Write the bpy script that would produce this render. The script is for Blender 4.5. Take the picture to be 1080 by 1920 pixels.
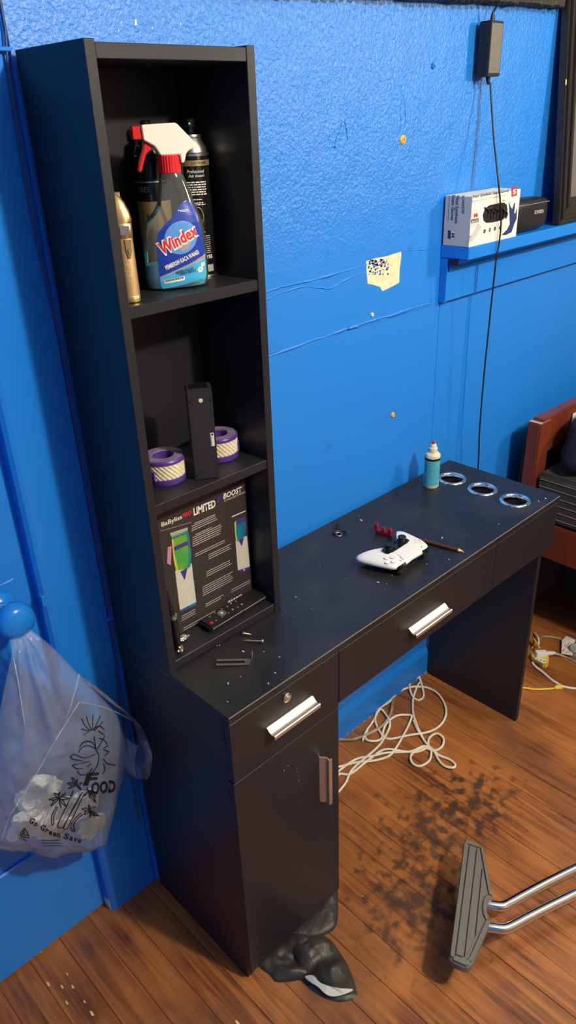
import bpy, bmesh, math, random
from mathutils import Vector, Matrix, noise
random.seed(7)
for o in list(bpy.data.objects): bpy.data.objects.remove(o)
SC = bpy.context.scene
COL = SC.collection

# ---------------------------------------------------------------- camera
CAM = Vector((-0.5745, -1.1368, 1.6591)); YAW, PITCH, ROLL, FPX = -43.1832, -27.8262, -2.2072, 1404.65
_y, _p, _r = map(math.radians, (YAW, PITCH, ROLL))
FW = Vector((-math.sin(_y)*math.cos(_p), math.cos(_y)*math.cos(_p), math.sin(_p)))
_R = FW.cross(Vector((0, 0, 1))).normalized(); _U = _R.cross(FW)
RT = math.cos(_r)*_R + math.sin(_r)*_U
UP = -math.sin(_r)*_R + math.cos(_r)*_U
cd = bpy.data.cameras.new('camera'); co = bpy.data.objects.new('camera', cd); COL.objects.link(co)
cd.sensor_fit = 'VERTICAL'; cd.sensor_height = 36; cd.sensor_width = 36; cd.lens = FPX*36/1920
cd.clip_start = .02
co.matrix_world = Matrix.Translation(CAM) @ Matrix((RT, UP, -FW)).transposed().to_4x4()
SC.camera = co

# ---------------------------------------------------------------- light
w = bpy.data.worlds.new('world'); SC.world = w; w.use_nodes = True
w.node_tree.nodes['Background'].inputs[0].default_value = (.55, .68, 1, 1)
w.node_tree.nodes['Background'].inputs[1].default_value = .02
def lamp(loc, power, rad, col):
    l = bpy.data.lights.new('ceiling_bulb', 'POINT'); l.energy = power; l.shadow_soft_size = rad; l.color = col
    o = bpy.data.objects.new('ceiling_bulb', l); COL.objects.link(o); o.location = loc; return o
lamp((.50, -1.90, 2.42), 112, .055, (1, .87, .69))
lamp((1.80, -1.25, 1.97), 37, .085, (1, .88, .70))
SC.view_settings.view_transform = 'Standard'; SC.view_settings.look = 'None'
SC.view_settings.gamma = 1; SC.view_settings.use_curve_mapping = False
SC.view_settings.exposure = 0.48

# ---------------------------------------------------------------- survey helpers: photo measurement -> point on a plane of the room
def ray(x, y): return FW*FPX + RT*(x-540) - UP*(y-960)
def at_y(x, y, Y): d = ray(x, y); return CAM + d*((Y-CAM.y)/d.y)
def at_z(x, y, Z): d = ray(x, y); return CAM + d*((Z-CAM.z)/d.z)
def at_x(x, y, X): d = ray(x, y); return CAM + d*((X-CAM.x)/d.x)

# ---------------------------------------------------------------- materials
def mat(name, col, rough=.5, metal=0, spec=.5, bump=None, vary=None, coat=0, trans=0, ior=1.45, alpha=1, sheen=0, stretch=(1, 1, 1)):
    """bump=(scale,strength,distance) ; vary=(scale,second colour,low,high) noise blend"""
    m = bpy.data.materials.new(name); m.use_nodes = True; nt = m.node_tree; b = nt.nodes['Principled BSDF']
    b.inputs['Base Color'].default_value = (*col, 1); b.inputs['Roughness'].default_value = rough
    b.inputs['Metallic'].default_value = metal; b.inputs['Specular IOR Level'].default_value = spec
    b.inputs['Coat Weight'].default_value = coat; b.inputs['Transmission Weight'].default_value = trans
    b.inputs['IOR'].default_value = ior; b.inputs['Alpha'].default_value = alpha; b.inputs['Sheen Weight'].default_value = sheen
    if bump or vary:
        tc = nt.nodes.new('ShaderNodeTexCoord'); mp = nt.nodes.new('ShaderNodeMapping')
        nt.links.new(tc.outputs['Object'], mp.inputs[0]); mp.inputs['Scale'].default_value = stretch
    if vary:
        n = nt.nodes.new('ShaderNodeTexNoise'); n.inputs['Scale'].default_value = vary[0]; n.inputs['Detail'].default_value = 6
        nt.links.new(mp.outputs[0], n.inputs['Vector'])
        mr = nt.nodes.new('ShaderNodeMapRange'); mr.inputs[1].default_value = vary[2]; mr.inputs[2].default_value = vary[3]
        nt.links.new(n.outputs[0], mr.inputs[0])
        mx = nt.nodes.new('ShaderNodeMix'); mx.data_type = 'RGBA'
        mx.inputs[6].default_value = (*col, 1); mx.inputs[7].default_value = (*vary[1], 1)
        nt.links.new(mr.outputs[0], mx.inputs[0]); nt.links.new(mx.outputs[2], b.inputs['Base Color'])
    if bump:
        n = nt.nodes.new('ShaderNodeTexNoise'); n.inputs['Scale'].default_value = bump[0]; n.inputs['Detail'].default_value = 3
        nt.links.new(mp.outputs[0], n.inputs['Vector'])
        bp = nt.nodes.new('ShaderNodeBump'); bp.inputs['Strength'].default_value = bump[1]; bp.inputs['Distance'].default_value = bump[2]
        nt.links.new(n.outputs[0], bp.inputs['Height']); nt.links.new(bp.outputs[0], b.inputs['Normal'])
    return m

BLUE = (.0090, .195, .72)
def wall_material():
    m = bpy.data.materials.new('blue_wall_paint'); m.use_nodes = True; nt = m.node_tree; b = nt.nodes['Principled BSDF']
    N = nt.nodes.new; L = nt.links.new
    geo = N('ShaderNodeNewGeometry'); sep = N('ShaderNodeSeparateXYZ'); L(geo.outputs['Position'], sep.inputs[0])
    n0 = N('ShaderNodeTexNoise'); n0.inputs['Scale'].default_value = 2.2; n0.inputs['Detail'].default_value = 5; L(geo.outputs['Position'], n0.inputs['Vector'])
    mx = N('ShaderNodeMix'); mx.data_type = 'RGBA'; mx.inputs[6].default_value = (*BLUE, 1); mx.inputs[7].default_value = (.011, .220, .78, 1)
    L(n0.outputs[0], mx.inputs[0])
    # small worn scuffs
    n3 = N('ShaderNodeTexNoise'); n3.inputs['Scale'].default_value = 9; n3.inputs['Detail'].default_value = 8; L(geo.outputs['Position'], n3.inputs['Vector'])
    r3 = N('ShaderNodeMapRange'); r3.inputs[1].default_value = .68; r3.inputs[2].default_value = .74; r3.inputs[4].default_value = .35; L(n3.outputs[0], r3.inputs[0])
    mx2 = N('ShaderNodeMix'); mx2.data_type = 'RGBA'; mx2.inputs[7].default_value = (.01, .09, .38, 1)
    L(r3.outputs[0], mx2.inputs[0]); L(mx.outputs[2], mx2.inputs[6]); L(mx2.outputs[2], b.inputs['Base Color'])
    b.inputs['Roughness'].default_value = .43
    b.inputs['Specular IOR Level'].default_value = .75
    # plaster relief above the board band, smooth below
    zr = N('ShaderNodeMapRange'); zr.inputs[1].default_value = 1.33; zr.inputs[2].default_value = 1.50; zr.inputs[3].default_value = .07; zr.inputs[4].default_value = .50
    L(sep.outputs[2], zr.inputs[0])
    n1 = N('ShaderNodeTexNoise'); n1.inputs['Scale'].default_value = 130; n1.inputs['Detail'].default_value = 3; n1.inputs['Distortion'].default_value = .6; L(geo.outputs['Position'], n1.inputs['Vector'])
    n2 = N('ShaderNodeTexNoise'); n2.inputs['Scale'].default_value = 14; n2.inputs['Detail'].default_value = 4; L(geo.outputs['Position'], n2.inputs['Vector'])
    ad = N('ShaderNodeMath'); ad.operation = 'MULTIPLY_ADD'; ad.inputs[1].default_value = 1.6; L(n2.outputs[0], ad.inputs[0]); L(n1.outputs[0], ad.inputs[2])
    bp = N('ShaderNodeBump'); bp.inputs['Distance'].default_value = .006; L(zr.outputs[0], bp.inputs['Strength']); L(ad.outputs[0], bp.inputs['Height'])
    L(bp.outputs[0], b.inputs['Normal'])
    return m

def wood_floor_material():
    m = bpy.data.materials.new('worn_wood_floor'); m.use_nodes = True; nt = m.node_tree; b = nt.nodes['Principled BSDF']
    N = nt.nodes.new; L = nt.links.new
    geo = N('ShaderNodeNewGeometry'); oi = N('ShaderNodeObjectInfo')
    mp = N('ShaderNodeMapping'); mp.inputs['Scale'].default_value = (34, 2.0, 1); L(geo.outputs['Position'], mp.inputs[0])
    off = N('ShaderNodeCombineXYZ'); L(oi.outputs['Random'], off.inputs[1]); sc = N('ShaderNodeVectorMath'); sc.operation = 'SCALE'; sc.inputs[3].default_value = 9; L(off.outputs[0], sc.inputs[0]); L(sc.outputs[0], mp.inputs['Location'])
    g = N('ShaderNodeTexNoise'); g.inputs['Scale'].default_value = 1.6; g.inputs['Detail'].default_value = 8; g.inputs['Distortion'].default_value = 1.2; L(mp.outputs[0], g.inputs['Vector'])
    cr = N('ShaderNodeValToRGB'); e = cr.color_ramp.elements
    e[0].position = .28; e[0].color = (.070, .020, .009, 1); e[1].position = .72; e[1].color = (.42, .165, .042, 1)
    k = cr.color_ramp.elements.new(.5); k.color = (.245, .080, .022, 1)
    L(g.outputs[0], cr.inputs[0])
    # tone of each plank
    pt = N('ShaderNodeMapRange'); pt.inputs[3].default_value = .88; pt.inputs[4].default_value = 1.10; L(oi.outputs['Random'], pt.inputs[0])
    sc2 = N('ShaderNodeVectorMath'); sc2.operation = 'SCALE'; L(cr.outputs[0], sc2.inputs[0]); L(pt.outputs[0], sc2.inputs[3])
    # broad patches of worn varnish
    n2 = N('ShaderNodeTexNoise'); n2.inputs['Scale'].default_value = 4.5; n2.inputs['Detail'].default_value = 6; L(geo.outputs['Position'], n2.inputs['Vector'])
    r2 = N('ShaderNodeMapRange'); r2.inputs[1].default_value = .42; r2.inputs[2].default_value = .68; r2.inputs[4].default_value = .75; L(n2.outputs[0], r2.inputs[0])
    mx = N('ShaderNodeMix'); mx.data_type = 'RGBA'; mx.inputs[7].default_value = (.44, .165, .036, 1); L(r2.outputs[0], mx.inputs[0]); L(sc2.outputs[0], mx.inputs[6])
    n5 = N('ShaderNodeTexNoise'); n5.inputs['Scale'].default_value = 2.3; n5.inputs['Detail'].default_value = 7; n5.inputs['Distortion'].default_value = .8
    o5 = N('ShaderNodeVectorMath'); o5.operation = 'ADD'; o5.inputs[1].default_value = (3.1, 7.7, 0); L(geo.outputs['Position'], o5.inputs[0]); L(o5.outputs[0], n5.inputs['Vector'])
    r5 = N('ShaderNodeMapRange'); r5.inputs[1].default_value = .50; r5.inputs[2].default_value = .66; r5.inputs[4].default_value = .7; L(n5.outputs[0], r5.inputs[0])
    m5 = N('ShaderNodeMix'); m5.data_type = 'RGBA'; m5.inputs[7].default_value = (.120, .055, .028, 1); L(r5.outputs[0], m5.inputs[0]); L(mx.outputs[2], m5.inputs[6])
    last = m5.outputs[2]
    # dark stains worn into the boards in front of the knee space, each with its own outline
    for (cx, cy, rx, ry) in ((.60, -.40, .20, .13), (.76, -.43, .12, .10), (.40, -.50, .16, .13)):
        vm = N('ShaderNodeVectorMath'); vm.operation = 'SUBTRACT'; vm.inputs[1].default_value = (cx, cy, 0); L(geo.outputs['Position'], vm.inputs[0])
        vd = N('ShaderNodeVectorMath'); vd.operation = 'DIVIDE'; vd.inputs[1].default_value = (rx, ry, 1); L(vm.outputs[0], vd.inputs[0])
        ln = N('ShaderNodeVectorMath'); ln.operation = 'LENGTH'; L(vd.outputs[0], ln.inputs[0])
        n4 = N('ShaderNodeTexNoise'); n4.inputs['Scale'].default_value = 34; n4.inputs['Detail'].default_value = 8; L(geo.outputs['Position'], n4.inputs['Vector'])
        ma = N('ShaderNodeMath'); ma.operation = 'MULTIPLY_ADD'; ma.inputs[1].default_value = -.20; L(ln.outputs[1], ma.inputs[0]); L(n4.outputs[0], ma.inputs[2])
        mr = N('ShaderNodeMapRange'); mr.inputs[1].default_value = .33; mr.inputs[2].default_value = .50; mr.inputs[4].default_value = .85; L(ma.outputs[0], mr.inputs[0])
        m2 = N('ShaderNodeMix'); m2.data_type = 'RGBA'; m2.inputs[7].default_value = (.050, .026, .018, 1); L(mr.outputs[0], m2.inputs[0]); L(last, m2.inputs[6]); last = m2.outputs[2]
    L(last, b.inputs['Base Color'])
    rr = N('ShaderNodeMapRange'); rr.inputs[3].default_value = .34; rr.inputs[4].default_value = .56; L(n2.outputs[0], rr.inputs[0]); L(rr.outputs[0], b.inputs['Roughness'])
    bp = N('ShaderNodeBump'); bp.inputs['Strength'].default_value = .35; bp.inputs['Distance'].default_value = .002; L(g.outputs[0], bp.inputs['Height']); L(bp.outputs[0], b.inputs['Normal'])
    return m

M = {}
M['wall'] = wall_material(); M['floor'] = wood_floor_material()
M['blue'] = mat('blue_trim_paint', BLUE, .27, bump=(9, .25, .004), vary=(5, (.012, .215, .76), .3, .7))
M['door'] = mat('blue_door_paint', (.010, .205, .72), .22, bump=(5, .25, .004), vary=(4, (.013, .225, .76), .3, .7))
M['cream'] = mat('bare_cream_plaster', (.74, .62, .36), .85, vary=(70, (.85, .78, .55), .35, .65), bump=(120, .5, .001))
M['flake'] = mat('blue_paint_flakes', (.02, .13, .48), .5)
M['cream_wall'] = mat('pale_wall_paint', (.26, .24, .21), .6)
M['ceiling'] = mat('white_ceiling_paint', (.50, .49, .46), .7)
M['lam'] = mat('black_laminate', (.0125, .0125, .0180), .42, bump=(30, .10, .001), stretch=(1, 1, 9), vary=(6, (.0155, .0150, .0205), .3, .7))
M['lamtop'] = mat('black_laminate_dusty_top', (.0135, .0138, .0175), .36, bump=(140, .10, .0006), vary=(9, (.030, .029, .030), .48, .78))
M['edge'] = mat('worn_grey_edge_band', (.22, .21, .20), .5)
M['alu'] = mat('brushed_aluminium', (.80, .77, .70), .44, 1, bump=(160, .12, .0005))
M['chrome'] = mat('chrome', (.78, .78, .78), .10, 1)
M['steel'] = mat('dull_steel', (.62, .61, .58), .32, 1)
M['brass'] = mat('brassy_screw_steel', (.66, .55, .34), .33, 1)
M['black'] = mat('black_plastic', (.012, .012, .013), .42, bump=(300, .1, .0003))
M['blackg'] = mat('glossy_black_plastic', (.008, .008, .009), .14)
M['rubber'] = mat('grey_black_rubber', (.150, .146, .130), .42, bump=(240, .25, .0004))
M['white'] = mat('white_plastic', (.80, .80, .77), .36)
M['whitep'] = mat('white_printed_card', (.80, .78, .70), .55)
M['grey'] = mat('light_grey_card', (.50, .50, .50), .55)
M['greyp'] = mat('grey_print', (.36, .35, .33), .6)
M['ink'] = mat('black_ink', (.010, .010, .012), .5)
M['inkblue'] = mat('navy_ink', (.02, .035, .14), .5)
M['red'] = mat('red_plastic', (.62, .016, .020), .32)
M['redink'] = mat('red_ink', (.66, .02, .03), .5)
M['gold'] = mat('gold_metal', (.82, .57, .24), .30, 1)
M['goldk'] = mat('knurled_gold', (.74, .51, .25), .44, 1, bump=(900, .8, .0006))
M['goldp'] = mat('matte_gold_print', (.50, .38, .16), .38, .7)
M['purple'] = mat('purple_plastic', (.085, .038, .27), .30)
M['crimson'] = mat('crimson_plastic', (.24, .008, .028), .35)
M['case'] = mat('dark_grey_plastic', (.021, .020, .023), .5, bump=(300, .1, .0003))
M['purpled'] = mat('dusty_purple_plastic', (.19, .14, .30), .5, vary=(60, (.25, .21, .30), .4, .6))
M['cord'] = mat('white_cord', (.74, .70, .58), .5)
M['cordb'] = mat('beige_grimy_cable', (.40, .34, .24), .6, vary=(40, (.24, .20, .14), .4, .6))
M['yellow'] = mat('yellow_cord', (.72, .50, .045), .5)
M['redwood'] = mat('reddish_varnished_wood', (.135, .026, .013), .32, bump=(30, .15, .001), stretch=(1, 1, .2), vary=(8, (.20, .045, .02), .35, .7))
M['mattress'] = mat('charcoal_fabric', (.040, .037, .035), .85, bump=(260, .5, .001))
M['piping'] = mat('grey_piping', (.13, .12, .11), .8)
M['navy'] = mat('navy_velvet', (.006, .007, .022), .9, bump=(18, .5, .01))
M['garment'] = mat('black_satin_fabric', (.034, .033, .030), .45, bump=(45, .55, .006))
M['lining'] = mat('pale_grey_lining', (.50, .50, .48), .7)
M['bottle_blue'] = mat('cyan_label', (.06, .40, .52), .38, vary=(90, (.09, .47, .58), .3, .7))
M['cyanp'] = mat('cyan_label_print', (.05, .40, .70), .4)
M['bluelab'] = mat('royal_blue_label', (.012, .045, .36), .32)
M['sky'] = mat('light_blue_print', (.10, .30, .70), .35)
M['silver'] = mat('silver_print', (.55, .55, .55), .3, .6)
M['offwhite'] = mat('yellowed_white_plastic', (.70, .66, .50), .45, vary=(60, (.52, .45, .28), .5, .75))
M['creamband'] = mat('cream_woven_band', (.70, .63, .44), .8)
M['brown'] = mat('brown_pencil_lacquer', (.085, .028, .014), .35)
M['woodtip'] = mat('bare_pencil_wood', (.78, .55, .22), .6)
M['boxblack'] = mat('dark_printed_card', (.034, .029, .030), .36, vary=(4, (.040, .034, .034), .3, .7))
M['green'] = mat('iridescent_green', (.10, .55, .12), .22, .5, vary=(28, (.30, .60, .06), .4, .6))
M['teal'] = mat('iridescent_teal', (.02, .38, .50), .22, .5, vary=(30, (.05, .12, .55), .42, .62))
M['violet'] = mat('iridescent_violet', (.10, .06, .30), .25, .4)
M['yel'] = mat('iridescent_yellow', (.62, .62, .12), .3, .3)
M['pink'] = mat('iridescent_pink', (.66, .30, .50), .3, .3)
M['clipgrey'] = mat('pearl_grey_print', (.52, .51, .44), .45, vary=(300, (.60, .58, .50), .4, .6))
M['valance'] = mat('dark_brown_ribbed_wood', (.018, .014, .012), .6, bump=(40, .8, .004), stretch=(6, 1, 1))
M['frame'] = mat('black_frame_lacquer', (.020, .018, .018), .30, bump=(20, .2, .002))
M['mirror'] = mat('mirror_glass', (.85, .87, .9), .03, 1)
M['tissue'] = mat('white_tissue', (.80, .84, .80), .9, bump=(45, .9, .012))
M['anchor'] = mat('yellow_wall_plug', (.80, .42, .03), .5)
M['cable_navy'] = mat('painted_navy_cable', (.045, .060, .15), .4)
M['dimprint'] = mat('dim_grey_print', (.13, .13, .125), .5)
M['bprint'] = mat('black_film_print', (.012, .012, .016), .4)

def glassy(name, col, rough, fac_t, gloss=1.0, bump=None):
    """thin film / thin walled plastic: see-through with a diffuse veil and a sheen"""
    m = bpy.data.materials.new(name); m.use_nodes = True; nt = m.node_tree; N = nt.nodes.new; L = nt.links.new
    for n in list(nt.nodes):
        if n.type == 'BSDF_PRINCIPLED': nt.nodes.remove(n)
    out = nt.nodes['Material Output']
    tr = N('ShaderNodeBsdfTransparent'); tr.inputs[0].default_value = (.97, .98, .99, 1)
    df = N('ShaderNodeBsdfDiffuse'); df.inputs[0].default_value = (*col, 1)
    tl = N('ShaderNodeBsdfTranslucent'); tl.inputs[0].default_value = (*col, 1)
    gl = N('ShaderNodeBsdfGlossy'); gl.inputs[1].default_value = rough
    m0 = N('ShaderNodeMixShader'); m0.inputs[0].default_value = .25; L(df.outputs[0], m0.inputs[1]); L(tl.outputs[0], m0.inputs[2])
    m1 = N('ShaderNodeMixShader'); m1.inputs[0].default_value = 1-fac_t; L(tr.outputs[0], m1.inputs[1]); L(m0.outputs[0], m1.inputs[2])
    fr = N('ShaderNodeFresnel'); fr.inputs[0].default_value = 1.38
    mu = N('ShaderNodeMath'); mu.operation = 'MULTIPLY'; mu.inputs[1].default_value = gloss; L(fr.outputs[0], mu.inputs[0])
    m2 = N('ShaderNodeMixShader'); L(mu.outputs[0], m2.inputs[0]); L(m1.outputs[0], m2.inputs[1]); L(gl.outputs[0], m2.inputs[2])
    L(m2.outputs[0], out.inputs[0])
    if bump:
        tc = N('ShaderNodeTexCoord'); n = N('ShaderNodeTexNoise'); n.inputs['Scale'].default_value = bump[0]; n.inputs['Detail'].default_value = 4; n.inputs['Distortion'].default_value = 1.5
        L(tc.outputs['Object'], n.inputs['Vector']); bp = N('ShaderNodeBump'); bp.inputs['Strength'].default_value = bump[1]; bp.inputs['Distance'].default_value = bump[2]
        L(n.outputs[0], bp.inputs['Height']); L(bp.outputs[0], gl.inputs['Normal']); L(bp.outputs[0], fr.inputs['Normal'])
    return m
M['crease'] = glassy('bag_seal_crease', (.95, .97, 1.0), .2, .45, 1.5)
M['film'] = glassy('clear_plastic_film', (.82, .94, 1.0), .16, .825, 1.1, (38, .35, .012))
M['pet'] = glassy('clear_bottle_plastic', (.62, .64, .60), .10, .88, 1.3)
M['fluid'] = glassy('blue_cleaning_fluid', (.03, .74, 1.0), .12, .04, .6)

# ---------------------------------------------------------------- mesh helpers
class MB:
    def __init__(s): s.v = []; s.f = []
    def add(s, vs, fs):
        k = len(s.v); s.v += [Vector(p) for p in vs]; s.f += [tuple(i+k for i in f) for f in fs]; return s
    def box(s, x0, x1, y0, y1, z0, z1):
        v = [(x, y, z) for z in (z0, z1) for y in (y0, y1) for x in (x0, x1)]
        return s.add(v, [(0, 2, 3, 1), (4, 5, 7, 6), (0, 1, 5, 4), (2, 6, 7, 3), (0, 4, 6, 2), (1, 3, 7, 5)])
    def obox(s, c, ax, ay, az, hx, hy, hz):
        c, ax, ay, az = Vector(c), Vector(ax).normalized(), Vector(ay).normalized(), Vector(az).normalized()
        v = [c+ax*hx*i+ay*hy*j+az*hz*k for k in (-1, 1) for j in (-1, 1) for i in (-1, 1)]
        return s.add(v, [(0, 2, 3, 1), (4, 5, 7, 6), (0, 1, 5, 4), (2, 6, 7, 3), (0, 4, 6, 2), (1, 3, 7, 5)])
    def rings(s, rings, close0=True, close1=True, loop=False):
        n = len(rings[0]); v = [p for r in rings for p in r]; f = []
        R = len(rings)
        for i in range(R if loop else R-1):
            a, b = i*n, ((i+1) % R)*n
            for j in range(n): k = (j+1) % n; f.append((a+j, a+k, b+k, b+j))
        if not loop:
            if close0: f.append(tuple(range(n))[::-1])
            if close1: f.append(tuple(range((R-1)*n, R*n)))
        return s.add(v, f)
    def lathe(s, prof, n=32, c=(0, 0, 0), closed=False, caps=True):
        c = Vector(c)
        rs = [[c+Vector((r*math.cos(2*math.pi*j/n), r*math.sin(2*math.pi*j/n), z)) for j in range(n)] for r, z in prof]
        return s.rings(rs, caps, caps, closed)
    def loft(s, secs, n=36, e=2.0):
        """secs: (z, cx, cy, rx, ry[, exponent])"""
        rs = []
        for q in secs:
            z, cx, cy, rx, ry = q[:5]; ex = q[5] if len(q) > 5 else e; r = []
            for j in range(n):
                a = 2*math.pi*j/n; ca, sa = math.cos(a), math.sin(a)
                r.append(Vector((cx+rx*math.copysign(abs(ca)**(2/ex), ca), cy+ry*math.copysign(abs(sa)**(2/ex), sa), z)))
            rs.append(r)
        return s.rings(rs)
    def tube(s, pts, r, n=8, loop=False):
        pts = [Vector(p) for p in pts]; rs = []; N = len(pts)
        up = Vector((0, 0, 1)); prev = None
        for i, p in enumerate(pts):
            a = pts[(i-1) % N] if (loop or i > 0) else p; b = pts[(i+1) % N] if (loop or i < N-1) else p
            t = (b-a); t = t.normalized() if t.length > 1e-9 else Vector((1, 0, 0))
            if prev is None:
                u = t.cross(up);  u = u.normalized() if u.length > 1e-4 else Vector((1, 0, 0))
            else:
                u = prev - t*prev.dot(t); u = u.normalized() if u.length > 1e-6 else t.orthogonal().normalized()
            prev = u; w_ = t.cross(u); rr = r(i/(N-1)) if callable(r) else r
            rs.append([p+(u*math.cos(2*math.pi*j/n)+w_*math.sin(2*math.pi*j/n))*rr for j in range(n)])
        return s.rings(rs, True, True, loop)
    def prism(s, poly, d):
        """poly: list of 3D points, extruded by vector d"""
        poly = [Vector(p) for p in poly]; d = Vector(d); n = len(poly)
        return s.add(poly+[p+d for p in poly], [tuple(range(n))[::-1], tuple(range(n, 2*n))]+[(j, (j+1) % n, n+(j+1) % n, n+j) for j in range(n)])
    def grid(s, pts2d, loopu=False):
        R, Cn = len(pts2d), len(pts2d[0]); f = []
        for i in range(R-1):
            for j in range(Cn if loopu else Cn-1): k = (j+1) % Cn; f.append((i*Cn+j, i*Cn+k, (i+1)*Cn+k, (i+1)*Cn+j))
        return s.add([p for r in pts2d for p in r], f)

def finish(name, me, m, parent, smooth, solid=0):
    o = bpy.data.objects.new(name, me); COL.objects.link(o)
    if m: me.materials.append(M[m] if isinstance(m, str) else m)
    if smooth: me.shade_smooth(); me.set_sharp_from_angle(angle=math.radians(smooth))
    if parent: o.parent = parent
    if solid:
        md = o.modifiers.new('thickness', 'SOLIDIFY'); md.thickness = solid; md.offset = 0
    return o
def build(name, mb, m, parent=None, bevel=0, smooth=0, world=False, seg=1, solid=0, fixn=True):
    """world=True: the shape is given in room coordinates, the (unrotated) thing it belongs to is subtracted"""
    me = bpy.data.meshes.new(name)
    if world and parent:
        q = parent
        while q: mb.v = [p-q.location for p in mb.v]; q = q.parent
    bm = bmesh.new(); vs = [bm.verts.new(p) for p in mb.v]
    for f in mb.f:
        try: bm.faces.new([vs[i] for i in f])
        except ValueError: pass
    if fixn: bmesh.ops.recalc_face_normals(bm, faces=bm.faces)
    if bevel:
        es = [e for e in bm.edges if e.is_manifold and e.calc_face_angle(0) > .5]
        bmesh.ops.bevel(bm, geom=es, offset=bevel, segments=seg, affect='EDGES', clamp_overlap=True)
    bm.to_mesh(me); bm.free()
    return finish(name, me, m, parent, smooth, solid)
def thing(name, label, cat, loc=(0, 0, 0), rotz=0, group=None):
    o = bpy.data.objects.new(name, None); COL.objects.link(o); o.empty_display_size = .05
    o.location = loc; o.rotation_euler = (0, 0, rotz); tag(o, label, cat, group); return o
def tag(o, label, cat, group=None, kind=None):
    o['label'] = label; o['category'] = cat
    if group: o['group'] = group
    if kind: o['kind'] = kind
    return o
def struct(o, label=None, cat=None):
    o['kind'] = 'structure'
    if label: o['label'] = label; o['category'] = cat or 'wall'
    return o
def smoothpath(pts, k=6, loop=False):
    pts = [Vector(p) for p in pts]; n = len(pts); out = []
    rng = range(n if loop else n-1)
    for i in rng:
        if loop: a, b, c, d = pts[(i-1) % n], pts[i], pts[(i+1) % n], pts[(i+2) % n]
        else: a, b, c, d = pts[max(i-1, 0)], pts[i], pts[i+1], pts[min(i+2, n-1)]
        for j in range(k):
            t = j/k
            out.append(.5*((2*b)+(c-a)*t+(2*a-5*b+4*c-d)*t*t+(3*b-a-3*c+d)*t**3))
    if not loop: out.append(pts[-1])
    return out
def plane_map(o, ux, uy, off=.0004):
    o, ux, uy = Vector(o), Vector(ux).normalized(), Vector(uy).normalized(); n = ux.cross(uy)
    return lambda x, y, h=0: o+ux*x+uy*y+n*(off+h)
def text(name, s, size, fn, m, parent, shear=0, bold=0, align='CENTER', sx=1, rot=0, ext=.0002, at=(0, 0), label=None, space=1, world=False):
    """lettering as thin relief on a surface; fn maps flat (x, y) to the surface"""
    cu = bpy.data.curves.new('t', 'FONT'); cu.body = s; cu.size = size; cu.shear = shear; cu.offset = bold; cu.align_x = align; cu.align_y = 'CENTER'; cu.space_character = space
    cu.resolution_u = 2; cu.fill_mode = 'FRONT'
    ob = bpy.data.objects.new('t', cu); me = bpy.data.meshes.new_from_object(ob)
    bpy.data.objects.remove(ob); bpy.data.curves.remove(cu)
    c, sn = math.cos(rot), math.sin(rot); me.name = name
    for v in me.vertices:
        x, y = v.co.x*sx, v.co.y
        v.co = fn(at[0]+x*c-y*sn, at[1]+x*sn+y*c)
    if world and parent:
        q = parent
        while q:
            for v in me.vertices: v.co -= q.location
            q = q.parent
    me.materials.clear()
    o = finish(name, me, m, parent, 0)
    if label: o['label'] = label
    return o
def patch(fn, poly, h=0):
    """flat printed shape on a surface: polygon in (x, y)"""
    return MB().add([fn(x, y, h) for x, y in poly], [tuple(range(len(poly)))])
def lines_print(mb, fn, x0, x1, y, hgt, seed, h=0):
    """one row of word-like dashes too small to read"""
    r = random.Random(seed); x = x0
    while x < x1:
        wd = hgt*r.uniform(1.2, 4.5); e = min(x+wd, x1)
        if e-x > hgt*.5: mb.add([fn(x, y-hgt/2, h), fn(e, y-hgt/2, h), fn(e, y+hgt/2, h), fn(x, y+hgt/2, h)], [(0, 1, 2, 3)])
        x = e+hgt*.7
def rect(x0, x1, y0, y1): return [(x0, y0), (x1, y0), (x1, y1), (x0, y1)]
def ellipse(cx, cy, rx, ry, n=24): return [(cx+rx*math.cos(2*math.pi*i/n), cy+ry*math.sin(2*math.pi*i/n)) for i in range(n)]


# ================================================================ the setting
wb = build('wall_back', MB().box(0, 3.6, 0, .10, -.02, 2.6), 'wall'); struct(wb)
build('wall_section', MB().box(-1.6, 0, .012, .10, 2.13, 2.6).box(-1.6, -1.06, .012, .10, -.02, 2.13), 'wall', wb)
struct(build('wall_left', MB().box(-1.70, -1.6, -3.4, .10, -.02, 2.6), 'wall'))
struct(build('wall_right', MB().box(3.6, 3.7, -3.4, .10, -.02, 2.6), 'cream_wall'))
struct(build('wall_front', MB().box(-1.7, 3.7, -3.5, -3.4, -.02, 2.6), 'cream_wall'))
struct(build('ceiling', MB().box(-1.7, 3.7, -3.5, .10, 2.6, 2.7), 'ceiling'))

# floor boards, each one its own piece
fl = build('floor', MB().box(-1.7, 3.7, -3.5, .12, -.06, -.009), 'floor'); struct(fl)
PW = .0742
r_ = random.Random(3)
i = 0; x = -.3219-6*PW
while x < 2.25:
    y = .05; first = True
    while y > -1.75:
        ln = r_.uniform(.35, 1.5) if first else r_.uniform(.9, 1.8)
        y1 = max(y-ln, -1.9); g = .0004
        dz = r_.uniform(-.0007, .0004)
        build('plank', MB().box(x+g, x+PW-g, y1+g*.6, y-g*.6, -.010, dz), 'floor', fl, bevel=.0007)
        y = y1; first = False
    x += PW
for (a, b) in ((-1.7, -.3219-6*PW), (x, 3.7)):
    build('floor_field', MB().box(a, b, -3.5, .05, -.010, 0), 'floor', fl)
build('floor_field', MB().box(-.3219-6*PW, x, -3.5, -1.9, -.010, 0), 'floor', fl)

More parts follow.
